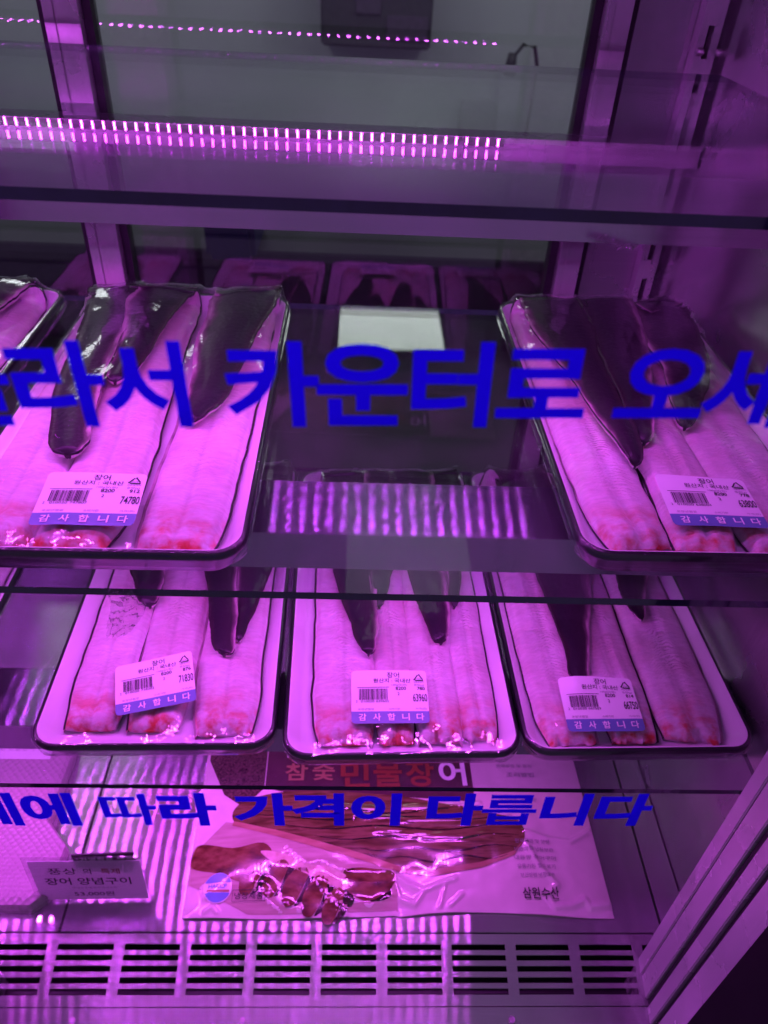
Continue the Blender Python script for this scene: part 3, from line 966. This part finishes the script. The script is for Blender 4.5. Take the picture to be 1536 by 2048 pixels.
def price_label(parent, Hf, cu, cv, rot, weight, price, code):
    LW, LH = .0605, .0475
    c, s = math.cos(rot), math.sin(rot)
    def surf(lift):
        def f(x, y):       # x, y on the label from its lower left corner
            a, d = x - LW / 2, y - LH / 2
            u, v = cu + c * a - s * d, cv + s * a + c * d
            return (u, v, Hf(u, v) + .0026 + lift)
        return f
    S = surf(0)
    b = MB()
    nx, ny = 22, 18
    r = .003
    def cornered(x, y):
        cx = min(max(x, r), LW - r); cy = min(max(y, r), LH - r)
        d = math.hypot(x - cx, y - cy)
        if d > r:
            return cx + (x - cx) * r / d, cy + (y - cy) * r / d
        return x, y
    band = .0105
    ysl = [0, band * .33, band * .66, band] + [band + (LH - band) * k / 14 for k in range(1, 15)]
    ids = [[b.vert(S(*cornered(LW * i / nx, y))) for i in range(nx + 1)] for y in ysl]
    for j in range(len(ysl) - 1):
        for i in range(nx):
            b.face([ids[j][i], ids[j][i + 1], ids[j + 1][i + 1], ids[j + 1][i]], 1 if j < 3 else 0)
    lab = b.build("price_label", [M['label_white'], M['label_blue']], parent, smooth=True)
    T = surf(.0004)
    p = MB()
    put_text(p, "장어", .0335, .0402, .0052, T, 0, .004, 'C', fit=.0100)
    put_text(p, "원산지 : 국내산", .0325, .0358, .0040, T, 0, .006, 'C', fit=.0300)
    put_text(p, "100g당(원)", .0320, .0326, .0022, T, 2, 0, 'L', fit=.0125)
    put_text(p, "8200", .0352, .0292, .0030, T, 0, .012, 'L', fit=.0083)
    put_text(p, "2", .0365, .0245, .0026, T, 0, 0, 'L')
    put_text(p, "중량(g)", .0500, .0326, .0022, T, 2, 0, 'L', fit=.0080)
    put_text(p, weight, .0585, .0292, .0030, T, 0, .012, 'R', fit=.0062)
    put_text(p, price, .0598, .0188, .0070, T, 0, .010, 'R', fit=.0112)
    put_text(p, "포장년월일", .0050, .0114, .0019, T, 2, 0, 'L', fit=.0125)
    put_text(p, "소비기한", .0290, .0114, .0019, T, 2, 0, 'L', fit=.0090)
    put_text(p, "가격(원)", .0500, .0114, .0019, T, 2, 0, 'L', fit=.0088)
    for k, ch in enumerate("감사합니다"):
        put_text(p, ch, .0085 + .0112 * k, .0022, .0062, T, 1, .022, 'C', fit=.0060)
    # barcode
    rr = random.Random(int(code))
    x = .0060
    def rect(x0, x1, y0, y1, m):
        p.face([p.vert(T(x0, y0)), p.vert(T(x1, y0)), p.vert(T(x1, y1)), p.vert(T(x0, y1))], m)
    while x < .0285:
        w = rr.choice((.00022, .00022, .00044, .00066)); rect(x, x + w, .0205, .0305, 0)
        x += w + rr.choice((.00022, .0003, .00044))
    for k in range(8):
        rect(.0045 + .0032 * k, .0045 + .0032 * (k + 1), .0316, .0320, 0)
    put_text(p, code[0], .0035, .0182, .0020, T, 0, 0, 'L')
    put_text(p, code[1:7], .0075, .0182, .0020, T, 0, 0, 'L', fit=.0105)
    put_text(p, code[7:], .0195, .0182, .0020, T, 0, 0, 'L', fit=.0100)
    # recycling triangle of three bent arrows
    tri = [(.0540 + .0046 * math.cos(R(a)), .0400 + .0040 * math.sin(R(a))) for a in (90, 210, 330)]
    for k in range(3):
        a, d = np.array(tri[k]), np.array(tri[(k + 1) % 3])
        q0, q1 = a + (d - a) * .16, a + (d - a) * .84
        nn = np.array([-(d - a)[1], (d - a)[0]]); nn = nn / np.linalg.norm(nn) * .00045
        p.face([p.vert(T(*(q0 + nn))), p.vert(T(*(q0 - nn))), p.vert(T(*(q1 - nn))), p.vert(T(*(q1 + nn)))], 0)
        hd = a + (d - a) * .98
        p.face([p.vert(T(*(q1 + nn * 2.4))), p.vert(T(*hd)), p.vert(T(*(q1 - nn * 2.4)))], 0)
    put_text(p, "비닐류", .0540, .0388, .0015, T, 2, 0, 'C')
    put_text(p, "재활용표시", .0540, .0358, .0014, T, 2, 0, 'C', fit=.0085)
    p.build("label_print", [M['ink'], M['ink_white'], M['grey_ink']], lab)

def eel_pack(label, x, y, z, rz, fillets, lab=None, seed=1):
    t = thing("eel_tray", label, "tray of eel", (x, y, z + .0004), rz, group="wrapped trays of raw eel")
    tray_mesh().build("foam_tray", [M['tray_black'], M['tray_white']], t, smooth=True)
    meshes = []
    for k, fl in enumerate(fillets):
        mb = fillet_mesh(fl[0], fl[1], seed * 10 + k, belly=fl[2] if len(fl) > 2 else 1, lift=fl[3] if len(fl) > 3 else 0.0)
        mb.build("eel_fillet", [M['flesh'], M['skin']], t, smooth=True)
        meshes.append(mb)
    Hf = sampler(membrane(meshes, seed))
    film_mesh(Hf, seed).build("cling_film", M['film'], t, smooth=True)
    if lab:
        price_label(t, Hf, *lab)
    return t

def base(u, w, v0=12, v1=338, du=0, u_rear=None, w_rear=None):
    ur = u if u_rear is None else u_rear
    wr = w if w_rear is None else w_rear
    return [(u + du, v0 + 2, w * .80), (u + du * .3, v0 + 32, w * .95), (u + 1.2 * math.sin(u), 95, w), (u * .6 + ur * .4, 150, w), (ur, 260, (w + wr) / 2), (ur, v1, wr)]

ZA, ZC = -.316, -.516
eel_pack("large eel tray priced 74780 on the middle glass shelf", -.1527, .3226, ZA, R(.32), [
    (base(-60, 25, 13, 338, 2, -62, 26), [(-62, 345, 25), (-57, 290, 20), (-53, 240, 17), (-48, 166, 15.5), (-37, 108, 12.5), (-34, 90, 9)], 1),
    (base(-10, 27, 9, 340, -4, -16, 25), [(-18, 345, 25), (-22, 318, 24), (-22, 257, 15), (-24, 205, 11), (-27, 184, 5)], -1, .001),
    (base(50, 27.5, 8, 340, -3, 52, 28), [(54, 345, 29), (51, 300, 26), (46, 230, 20), (45, 170, 14.5), (40, 143, 10), (37, 132, 6)], -1),
], (-.0065, .0435, R(1.5), "912", "74780", "2010020747807"), 1)
eel_pack("large eel tray priced 63800 beside the steel side wall, on the middle glass shelf", .2265, .3313, ZA, R(.5), [
    (base(-54, 25, 14, 338, 6, -54, 25), [(-46, 345, 28), (-46, 270, 25), (-40, 200, 16), (-37, 137, 12), (-35, 100, 7), (-35, 88, 3.5)], -1),
    (base(-4, 23, 9, 338, -6, -2, 24), [(6, 345, 26), (2, 270, 22), (-8, 207, 17), (-15, 150, 10), (-20, 116, 5)], 1, .001),
    (base(47, 31, 8, 338, -2, 52, 28), [(58, 345, 24), (52, 290, 25), (40, 215, 19), (26, 165, 11), (17, 138, 5)], -1),
], (.0015, .0475, R(-.5), "778", "63800", "2010020638004"), 2)
eel_pack("large eel tray half out of view at the end of the middle glass shelf", -.3600, .3226, ZA, R(.2), [
    (base(-52, 27, 12, 338, 0), [(-52, 345, 26), (-48, 250, 18), (-44, 170, 8)], 1),
    (base(0, 26, 12, 338, 0), [(0, 345, 26), (-4, 260, 18), (-8, 180, 8)], -1),
    (base(50, 26, 12, 338, 0), [(46, 345, 24), (34, 300, 20), (20, 240, 8)], 1),
], None, 3)
eel_pack("eel tray priced 71830 on the lowest glass shelf with a tilted label", -.1456, .3308, ZC, R(1.2), [
    (base(-51, 24, 20, 338, 0), [(-50, 345, 24), (-44, 250, 20), (-38, 191, 16), (-31, 155, 11), (-28, 141, 5)], 1),
    (base(-4, 24.5, 19, 338, 0), [(4, 345, 23), (16, 250, 19), (27, 191, 15), (38, 125, 11.5), (43, 95, 9.5), (43, 85, 6)], 1),
    (base(49, 27, 15, 338, 2), [(62, 345, 24), (62, 250, 22), (59, 180, 15), (56, 130, 8), (55, 100, 3.5)], -1),
], (-.0065, .0550, R(13), "876", "71830", "2010020718302"), 4)
eel_pack("eel tray priced 63960 between two other trays on the lowest glass shelf", .0422, .3258, ZC, R(1.6), [
    (base(-44, 26.5, 15, 338, 0), [(-40, 345, 26), (-38, 260, 25), (-34, 200, 21), (-29, 137, 13), (-25, 105, 8), (-24, 94, 4)], 1),
    (base(-4, 17, 15, 338, 0), [(-4, 345, 18), (-8, 250, 15), (-10, 200, 12), (-13, 150, 5)], -1),
    (base(30, 21, 15, 338, 0, 30, 22), [(28, 345, 24), (28, 270, 22), (31, 200, 18), (34, 150, 14), (37, 118, 9), (38, 107, 6)], 1, .001),
    (base(62, 17, 18, 338, 0), [(62, 345, 18), (62, 250, 14), (59, 200, 8), (55, 150, 3.5)], -1),
], (-.0085, .0500, R(-.4), "780", "63960", "2010020639605"), 5)
eel_pack("eel tray priced 66750 beside the steel side wall, on the lowest glass shelf", .2261, .3319, ZC, R(1.45), [
    (base(-54, 25, 10, 338, 4), [(-34, 345, 30), (-26, 260, 30), (-23, 202, 29), (-28, 140, 18), (-33, 90, 10), (-35, 70, 8), (-35, 57, 4)], 1),
    (base(-2, 23, 11, 338, 0), [(16, 345, 12), (14, 260, 10), (12, 230, 5)], -1, .002),
    (base(50, 29, 13, 338, -4), [(56, 345, 26), (52, 260, 22), (47, 201, 18), (36, 152, 9), (39, 132, 3.5)], 1),
], (-.0255, .0395, R(-.8), "814", "66750", "2010020667509"), 6)
eel_pack("eel tray mostly out of view at the end of the lowest glass shelf", -.3945, .3300, ZC, R(.6), [
    (base(-50, 26, 12, 338, 0), [(-50, 345, 26), (-48, 250, 18), (-44, 170, 8)], 1),
    (base(2, 26, 12, 338, 0), [(2, 345, 26), (0, 260, 18), (-4, 180, 8)], -1),
    (base(52, 25, 12, 338, 0), [(54, 345, 24), (50, 300, 20), (46, 240, 8)], 1),
], None, 7)

# loose ends of film under trays and under the top channel
def film_scrap(label, pts, w, loc, seed):
    b = MB()
    n = 40
    def fn(a, c):
        p = Vector(cr(pts, c))
        f = .35 + .65 * abs(math.sin(c * 2.2 + .6))
        q = (a - .5) * w * f
        k = noise.noise(Vector((a * 6, c * 9, seed))); k2 = noise.noise(Vector((a * 11 + 4, c * 14, seed + 3)))
        return (p.x + q + .003 * k2, p.y + .005 * k, p.z + .004 * k2)
    b.grid(fn, 14, n)
    o = b.build("film_scrap", M['film_loose'], None, smooth=True)
    o.location = loc
    return tag(o, label, "film scrap")
film_scrap("crumpled strip of clear film hanging below the tray priced 74780", [(-.004, .002, .002), (.0, .0, -.008), (-.004, .0, -.018), (-.010, -.002, -.030)], .020, (-.130, .3125, -.319), 3)
film_scrap("small bright wisp of film caught under the empty shelf's steel channel", [(-.012, 0, 0), (0, 0, -.003), (.012, 0, -.006)], .010, (.143, .4285, -.1405), 8)

# ------------------------------------------------------------------ goods on the steel floor
# pouch of grilled eel
PW, PH = .405, .185
ridges = [
    ([(331, 75), (353, 69), (378, 66), (390, 72), (402, 79)], 2.4), ([(331, 63), (342, 40), (356, 24), (344, 16), (350, 7), (365, 8), (380, 13), (384, 8), (403, 10)], 2.6),
    ([(67, 30), (74, 29), (89, 13), (108, 6)], 2.2), ([(67, 30), (72, 18), (90, 6)], 1.8), ([(93, 61), (114, 45), (126, 49)], 1.8), ([(124, 33), (131, 31), (150, 15), (174, 9), (193, 16)], 2.2),
    ([(122, 31), (131, 17), (150, 5), (152, 1)], 1.8), ([(196, 35), (202, 14), (216, 8), (226, 20)], 2.2), ([(196, 35), (210, 26), (226, 20), (257, 30)], 2.0), ([(14, 26), (18, 16), (22, 22), (16, 28)], 1.6),
    ([(250, 6), (262, 16)], 1.4), ([(240, 5), (247, 26)], 1.2), ([(126, 49), (150, 38), (178, 36), (199, 38)], 1.8), ([(20, 4), (26, 9), (32, 4)], 1.6),
    ([(108, 105), (150, 101), (180, 100)], 2.0), ([(160, 92), (220, 86), (300, 84)], 2.2), ([(210, 100), (250, 101), (290, 106)], 2.2), ([(180, 78), (240, 70), (300, 70)], 2.0), ([(230, 94), (262, 94)], 1.6)]
def ridge_h(x, y):
    h = 0
    X0, Y0 = x * 1000, y * 1000
    for pl, w in ridges:
        for k in range(len(pl) - 1):
            (ax, ay), (bx_, by) = pl[k], pl[k + 1]
            if X0 < min(ax, bx_) - 12 or X0 > max(ax, bx_) + 12 or Y0 < min(ay, by) - 12 or Y0 > max(ay, by) + 12:
                continue
            dx, dy = bx_ - ax, by - ay
            tt = min(1, max(0, ((X0 - ax) * dx + (Y0 - ay) * dy) / (dx * dx + dy * dy)))
            d = math.hypot(X0 - ax - dx * tt, Y0 - ay - dy * tt)
            h = max(h, .0026 * math.exp(-(d / w) ** 2))
    return h
def pouch_z(x, y):
    e = min(x, PW - x, y + .004, PH - y)
    puff = 1 - math.exp(-max(e, 0) / .030)
    eel = math.exp(-(((y - .075 - .05 * (x - .18)) / .045) ** 2)) * (1 if .03 < x < .33 else math.exp(-(max(.03 - x, x - .33) / .02) ** 2))
    z = .0016 + .0055 * puff + .0065 * eel * puff
    z += .0016 * noise.noise(Vector((x * 26, y * 26, 2.0))) * puff + .0007 * noise.noise(Vector((x * 80, y * 80, 5.0))) * puff
    if y < .012:
        z += .0012 * math.sin(x * 60) * (1 - y / .012)
    return z + ridge_h(x, y)
pouch = thing("food_pouch", "flat printed plastic pouch of grilled eel lying on the steel floor", "food pouch", (-.149, .313, ZF + .0005), R(1.2))
M['pouch'] = plain("pouch_film", (0.72, 0.64, 0.62), 0.14, vary=0.05, scale=60, coat=0.9, bump=0.05, bscale=90)
b = MB()
def edge_wave(x, y):
    return y - (.004 * math.sin((x - .05) * 22) + .003) * max(0, 1 - y / .03) * (1 if x > .2 else .3)
ids = b.grid(lambda a, c: (a * PW, edge_wave(a * PW, c * PH), pouch_z(a * PW, c * PH)), 240, 110)
b.build("pouch_front", M['pouch'], pouch, smooth=True)
b = MB(); b.grid(lambda a, c: (a * PW, edge_wave(a * PW, c * PH), .0004), 60, 20); b.build("pouch_back", M['pouch'], pouch)

def print_material(name, cols, scale, stretch, rough=.16, dist=0.0, rz=0.0):
    m, nt, out = new_mat(name)
    b = N(nt, "ShaderNodeBsdfPrincipled", Roughness=rough)
    b.inputs["Coat Weight"].default_value = .9
    b.inputs["Coat Roughness"].default_value = .06
    tc = N(nt, "ShaderNodeTexCoord"); mp = N(nt, "ShaderNodeMapping")
    mp.inputs["Scale"].default_value = stretch
    mp.inputs["Rotation"].default_value = (0, 0, rz)
    L(nt, tc, "Object", mp, "Vector")
    nz = N(nt, "ShaderNodeTexNoise", Scale=scale, Detail=5.0, Distortion=dist)
    L(nt, mp, "Vector", nz, "Vector")
    r = N(nt, "ShaderNodeValToRGB")
    e = r.color_ramp.elements
    e[0].position, e[0].color = .30, rgba(cols[0])
    e[1].position, e[1].color = .70, rgba(cols[-1])
    for k in range(1, len(cols) - 1):
        q = e.new(.30 + .40 * k / (len(cols) - 1)); q.color = rgba(cols[k])
    L(nt, nz, 0, r, "Fac"); L(nt, r, "Color", b, "Base Color"); L(nt, b, 0, out, "Surface")
    return m
M['eel_print'] = print_material("grilled_eel_print", [(.05, .028, .012), (.12, .075, .030), (.19, .12, .06), (.075, .042, .018)], 26, (1, 7, 1), dist=.4)
M['eel_light'] = print_material("grilled_eel_edge_print", [(.30, .16, .10), (.48, .30, .20)], 30, (1, 5, 1))
M['piece_print'] = print_material("sliced_eel_print", [(.05, .018, .010), (.16, .065, .030), (.26, .14, .07)], 60, (1, 2, 1), rz=.6)
M['piece_dark'] = print_material("dark_leaf_print", [(.012, .012, .010), (.05, .03, .02)], 60, (1, 1, 1))
M['rice_print'] = print_material("pale_flesh_print", [(.55, .40, .30), (.74, .62, .52)], 160, (1, 1, 1))
M['board_print'] = print_material("wooden_board_print", [(.40, .30, .25), (.55, .44, .38)], 30, (1, 8, 1))
M['band_print'] = print_material("dark_band_print", [(.07, .03, .045), (.11, .045, .06)], 40, (1, 1, 1))
M['lattice_print'] = print_material("speckled_band_print", [(.03, .015, .02), (.15, .09, .08)], 420, (1, 1, 1))
M['haccp_blue'] = plain("seal_blue", (.16, .30, .62), .2, coat=.8); M['haccp_white'] = plain("seal_white", (.8, .8, .82), .2, coat=.8)

def on_pouch(lift):
    return lambda x, y: (x, edge_wave(x, y), pouch_z(x, y) + lift)
def printed(name, polys, mats, lift, parent=pouch):
    """Flat printed shapes laid on the pouch film; each polygon is cut into small faces that follow the film."""
    S = on_pouch(lift)
    bm = bmesh.new()
    for mi, pl in polys:
        vs = [bm.verts.new((p[0] / 1000, p[1] / 1000, 0)) for p in pl]
        f = bm.faces.new(vs); f.material_index = mi
    bm.normal_update()
    for axis, lo, hi, step in ((0, 0, PW, .0045), (1, 0, PH, .0035)):
        k = lo
        while k < hi:
            co = Vector((k, 0, 0)) if axis == 0 else Vector((0, k, 0)); no = Vector((1, 0, 0)) if axis == 0 else Vector((0, 1, 0))
            bmesh.ops.bisect_plane(bm, geom=bm.verts[:] + bm.edges[:] + bm.faces[:], plane_co=co, plane_no=no)
            k += step
    bmesh.ops.triangulate(bm, faces=[f for f in bm.faces if len(f.verts) > 4])
    for f in bm.faces:
        if f.normal.z < 0:
            f.normal_flip()
    for v in bm.verts:
        v.co = Vector(S(v.co.x, v.co.y))
    me = bpy.data.meshes.new(name)
    bm.to_mesh(me); bm.free()
    for m_ in mats:
        me.materials.append(m_)
    me.polygons.foreach_set("use_smooth", [True] * len(me.polygons))
    o = bpy.data.objects.new(name, me); COL.objects.link(o); o.parent = parent
    return o
def smooth_poly(pts, n=8):
    P = pts + [pts[0]]
    out = []
    for i in range(len(pts)):
        p = [np.array(P[(i + k) % len(pts)], float) for k in (-1, 0, 1, 2)]
        for j in range(n):
            f = j / n
            out.append(tuple(0.5 * ((2 * p[1]) + (-p[0] + p[2]) * f + (2 * p[0] - 5 * p[1] + 4 * p[2] - p[3]) * f * f + (-p[0] + 3 * p[1] - 3 * p[2] + p[3]) * f ** 3)))
    return out
def disc(cx, cy, r, a0=0, a1=360, n=28):
    return [(cx + r * math.cos(R(a0 + (a1 - a0) * k / n)), cy + r * math.sin(R(a0 + (a1 - a0) * k / n))) for k in range(n + (0 if a1 - a0 == 360 else 1))]

printed("title_band", [(0, [(66, 184), (66, 128), (90, 122), (170, 118), (250, 112), (286, 108), (288, 184)]), (1, [(3, 184), (3, 165), (24, 122), (46, 106), (65, 128), (65, 184)])], [M['band_print'], M['lattice_print']], .0003)
ee = smooth_poly([(38, 90), (70, 80), (106, 72), (155, 58), (204, 42), (233, 38), (283, 45), (318, 55), (330, 66), (329, 84), (310, 92), (207, 116), (103, 124), (45, 112)], 6)
printed("wooden_board_picture", [(0, [(1, 60), (30, 90), (60, 84), (200, 40), (200, 4), (60, 3), (1, 30)])], [M['board_print']], .0003)
printed("grilled_eel_picture", [(0, ee)], [M['eel_print']], .0006)
pc = [(0, smooth_poly([(1, 60), (8, 69), (40, 62), (70, 66), (80, 52), (66, 40), (52, 30), (30, 38), (2, 46)], 4))]
for (cx, cy, q) in ((64, 36, 1.15), (86, 33, 1.1), (105, 26, 1.15), (124, 18, 1.15), (141, 9, 1.0)):
    pc.append((0, smooth_poly([(cx - 12 * q, cy - 12 * q), (cx - 10 * q, cy + 4 * q), (cx + 2 * q, cy + 15 * q), (cx + 9 * q, cy + 10 * q), (cx + 3 * q, cy - 4 * q), (cx - 4 * q, cy - 15 * q)], 4)))
    pc.append((1, smooth_poly([(cx + 4 * q, cy - 4 * q), (cx + 9.6 * q, cy + 10 * q), (cx + 14 * q, cy + 8 * q), (cx + 10 * q, cy - 6 * q), (cx - 2 * q, cy - 15 * q)], 4)))
pc.append((2, smooth_poly([(68, 58), (92, 55), (112, 45), (138, 42), (158, 28), (146, 22), (126, 31), (104, 40), (80, 48)], 4)))
pc.append((0, smooth_poly([(152, 40), (176, 40), (198, 35), (194, 22), (174, 12), (158, 17), (148, 28)], 4)))
pc.append((1, smooth_poly([(150, 24), (160, 18), (156, 8), (148, 12)], 4)))
pc.append((1, smooth_poly([(176, 28), (194, 26), (192, 14), (172, 12)], 4)))
stripes = []
for (y0, y1, xa, xb) in ((104, 98, 55, 300), (95, 90, 48, 322), (84, 80, 80, 326), (72, 70, 120, 326), (60, 60, 165, 320), (50, 52, 190, 312)):
    up = [(xa + (xb - xa) * k / 16, y0 + (y1 - y0) * k / 16 + 2.4 * math.sin(k * .8 + y0) - 6 * math.sin(math.pi * k / 16) * .5) for k in range(17)]
    stripes.append((0, [(x, y + .9 * math.sin(math.pi * k / 16) + .15) for k, (x, y) in enumerate(up)] + [(x, y - .9 * math.sin(math.pi * k / 16) - .15) for k, (x, y) in reversed(list(enumerate(up)))]))
printed("grilled_eel_stripe", stripes, [M['piece_dark']], .0009)
printed("grilled_eel_rim", [(0, [(38, 90), (106, 72), (155, 58), (204, 42), (233, 38), (283, 45), (318, 55), (330, 66), (318, 51), (284, 40), (233, 32), (200, 37), (150, 53), (100, 67), (37, 85)])], [M['eel_light']], .0009)
printed("sliced_eel_picture", [pc[0]] + [p for p in pc[1:] if p[0] == 1], [M['piece_print'], M['piece_dark'], M['rice_print']], .0006)
printed("sliced_eel_picture", [p for p in pc[1:] if p[0] != 1], [M['piece_print'], M['piece_dark'], M['rice_print']], .0009)
printed("seal", [(0, disc(30, 25, 13.5))], [M['haccp_white']], .0012)
printed("seal", [(0, disc(30, 25, 12.6, 200, 340)), (1, [(18.5, 23.2), (41.5, 23.2), (41.2, 21.2), (18.8, 21.2)]), (0, disc(30, 25, 13.2, 20, 160, 16))], [M['haccp_blue'], M['orange_ink']], .0015)
S = on_pouch(.0018)
def words(name, mat, items, frame=()):
    w_ = MB()
    for (tx, x, y, h, bold, al, fit) in items:
        put_text(w_, tx, x, y, h, S, 0, bold, al, fit=fit)
    for (x0, x1, y0, y1) in frame:
        w_.face([w_.vert(S(x0, y0)), w_.vert(S(x1, y0)), w_.vert(S(x1, y1)), w_.vert(S(x0, y1))])
    w_.build(name, mat, pouch)
words("seal_lettering", M['haccp_blue'], [("HACCP", .030, .0245, .0036, .02, 'C', .017)])
words("chilled_mark_lettering", M['ink'], [("냉장제품", .060, .0150, .0055, .01, 'C', .027)],
      ((.0445, .0755, .0130, .0134), (.0445, .0755, .0225, .0229), (.0445, .0449, .0134, .0225), (.0751, .0755, .0134, .0225)))
words("maker_lettering", M['ink'], [("삼원수산", .338, .0120, .0095, .012, 'C', .035)])
words("title_lettering", M['orange_ink'], [("참", .098, .136, .022, .02, 'C', .024), ("숯", .127, .136, .022, .02, 'C', .024)])
words("title_lettering", M['red_ink'], [("민", .161, .127, .034, .024, 'C', .031), ("물", .196, .127, .034, .024, 'C', .031), ("장", .231, .127, .034, .024, 'C', .031)])
words("title_lettering", M['ink_white'], [("어", .266, .127, .034, .024, 'C', .029)])
words("small_print_lettering", M['grey_ink'], [("조리방법", .325, .138, .0060, .01, 'L', .03)])
words("small_print_lettering", M['grey_ink'], [("원재료명 및 함량", .315, .150, .0042, 0, 'L', .040)])
words("small_print_lettering", M['grey_ink'], [("보관방법 냉장보관", .332, .108, .0042, 0, 'C', .040)])
words("small_print_lettering", M['grey_ink'], [(tx, .338, y, .0042, 0, 'C', f) for tx, y, f in (("원재료명 및 함량", .062, .036), ("보관방법 냉장보관", .054, .040), ("내용량 장어구이", .046, .042), ("유통기한 별도표기", .038, .038), ("보관방법 냉장보관", .030, .034))])

# white embossed pack
M['emboss'] = None
m, nt, out = new_mat("embossed_white_wrap")
bs = N(nt, "ShaderNodeBsdfPrincipled", Roughness=.30); bs.inputs["Base Color"].default_value = (.40, .34, .36, 1); bs.inputs["Coat Weight"].default_value = .3
tc = N(nt, "ShaderNodeTexCoord"); mp = N(nt, "ShaderNodeMapping"); mp.inputs["Rotation"].default_value = (0, 0, R(45))
L(nt, tc, "Object", mp, "Vector")
vo = N(nt, "ShaderNodeTexVoronoi", Scale=190.0); vo.inputs["Randomness"].default_value = 0.15
L(nt, mp, "Vector", vo, "Vector")
bp = N(nt, "ShaderNodeBump", Strength=.9, Distance=.002); L(nt, vo, "Distance", bp, "Height"); L(nt, bp, "Normal", bs, "Normal"); L(nt, bs, 0, out, "Surface")
pack = thing("white_pack", "white embossed food pack with blunt corners on the steel floor beside the price sign", "food pack", (-.36, .318, ZF + .0004))
outline = [(-.10, .0), (.075, .0), (.088, .012), (.090, .058), (.064, .085), (.066, .16), (.058, .22), (-.10, .22)]
b = MB()
lo = []
for (k, z) in ((1.0, 0), (1.0, .010), (.985, .014), (.93, .0165)):
    lo.append([b.vert((x * k, .11 + (y - .11) * k, z)) for x, y in outline])
n = len(outline)
for a in range(3):
    for i in range(n):
        b.face([lo[a][i], lo[a][(i + 1) % n], lo[a + 1][(i + 1) % n], lo[a + 1][i]])
b.face(lo[0][::-1]); b.face(lo[-1])
b.build("pack_body", m, pack)
b = MB(); b.quad((-.09, .150, .0170), (.045, .150, .0170), (.045, .195, .0170), (-.09, .195, .0170)); b.build("pack_label", M['card'], pack)
b = MB()
put_text(b, "양념장어", .0, .178, .010, lambda x, y: (x, y, .0174), 0, .01, 'C'); put_text(b, "국내산 민물장어", .0, .160, .007, lambda x, y: (x, y, .0174), 1, 0, 'C')
b.build("pack_print", [M['orange_ink'], M['grey_ink']], pack)

# acrylic price sign
sign = thing("price_sign", "clear acrylic price sign reading 53,000 on the steel floor", "price sign", (-.231, .329, ZF + .0006), R(1.0))
b = MB(); b.box(-.052, .052, -.027, 0, 0, .0018); b.build("sign_foot", M['acrylic'], sign, bevel=.0004)
tl = R(4)
cy, sy = math.cos(tl), math.sin(tl)
def on_card(off):
    return lambda x, y: (x, off * -1 + y * sy, .002 + y * cy)
def slab(mb, x0, x1, y0, y1, o0, o1):
    A, B_ = on_card(o0), on_card(o1)
    p = [mb.vert(A(x0, y0)), mb.vert(A(x1, y0)), mb.vert(A(x1, y1)), mb.vert(A(x0, y1)), mb.vert(B_(x0, y0)), mb.vert(B_(x1, y0)), mb.vert(B_(x1, y1)), mb.vert(B_(x0, y1))]
    for q in ((0, 3, 2, 1), (4, 5, 6, 7), (0, 1, 5, 4), (1, 2, 6, 5), (2, 3, 7, 6), (3, 0, 4, 7)):
        mb.face([p[i] for i in q])
b = MB(); slab(b, -.052, .052, 0, .074, .0006, .0020); b.build("acrylic_front", M['acrylic'], sign)
b = MB(); slab(b, -.049, .049, .003, .066, -.0004, .0002); b.build("card", M['paper'], sign)
b = MB(); T = on_card(.0024)
put_text(b, "풍상", -.020, .049, .0100, T, 0, .004, 'C', fit=.025); put_text(b, "의", .0015, .049, .0090, T, 0, .008, 'C'); put_text(b, "특제", .022, .049, .0090, T, 1, .012, 'C')
put_text(b, "장어 양념구이", .0, .032, .0115, T, 0, .012, 'C', fit=.076)
put_text(b, "국내산 민물장어 양념포함", .004, .0255, .0030, T, 2, 0, 'C', fit=.040)
put_text(b, "53,000원", .002, .0125, .0080, T, 0, .008, 'C', fit=.036)
b.build("sign_print", [M['ink'], M['red_ink'], M['grey_ink']], sign)
bt = thing("black_tag", "small black tag with white lettering clipped behind the top of the price sign", "tag", (-.213, .3352, ZF + .0006), R(3))
b = MB(); b.box(-.027, .027, 0, .0015, .058, .0775); b.build("tag_board", M['dark_metal'], bt, bevel=.0004)
b = MB(); put_text(b, "가열필요 제품", .002, .0665, .0065, lambda x, y: (x, -.0004, y), 0, .01, 'C', fit=.046); b.build("tag_print", M['ink_white'], bt)

# soft light of the shop falling on the front of the case
la = bpy.data.lights.new("shop_light", 'AREA'); la.energy = 0.7; la.size = 1.2; la.color = (.75, .62, 1.0)
lo_ = bpy.data.objects.new("shop_light", la); COL.objects.link(lo_); lo_.location = (0.2, -1.2, 1.15); lo_.rotation_euler = (R(25), 0, 0)
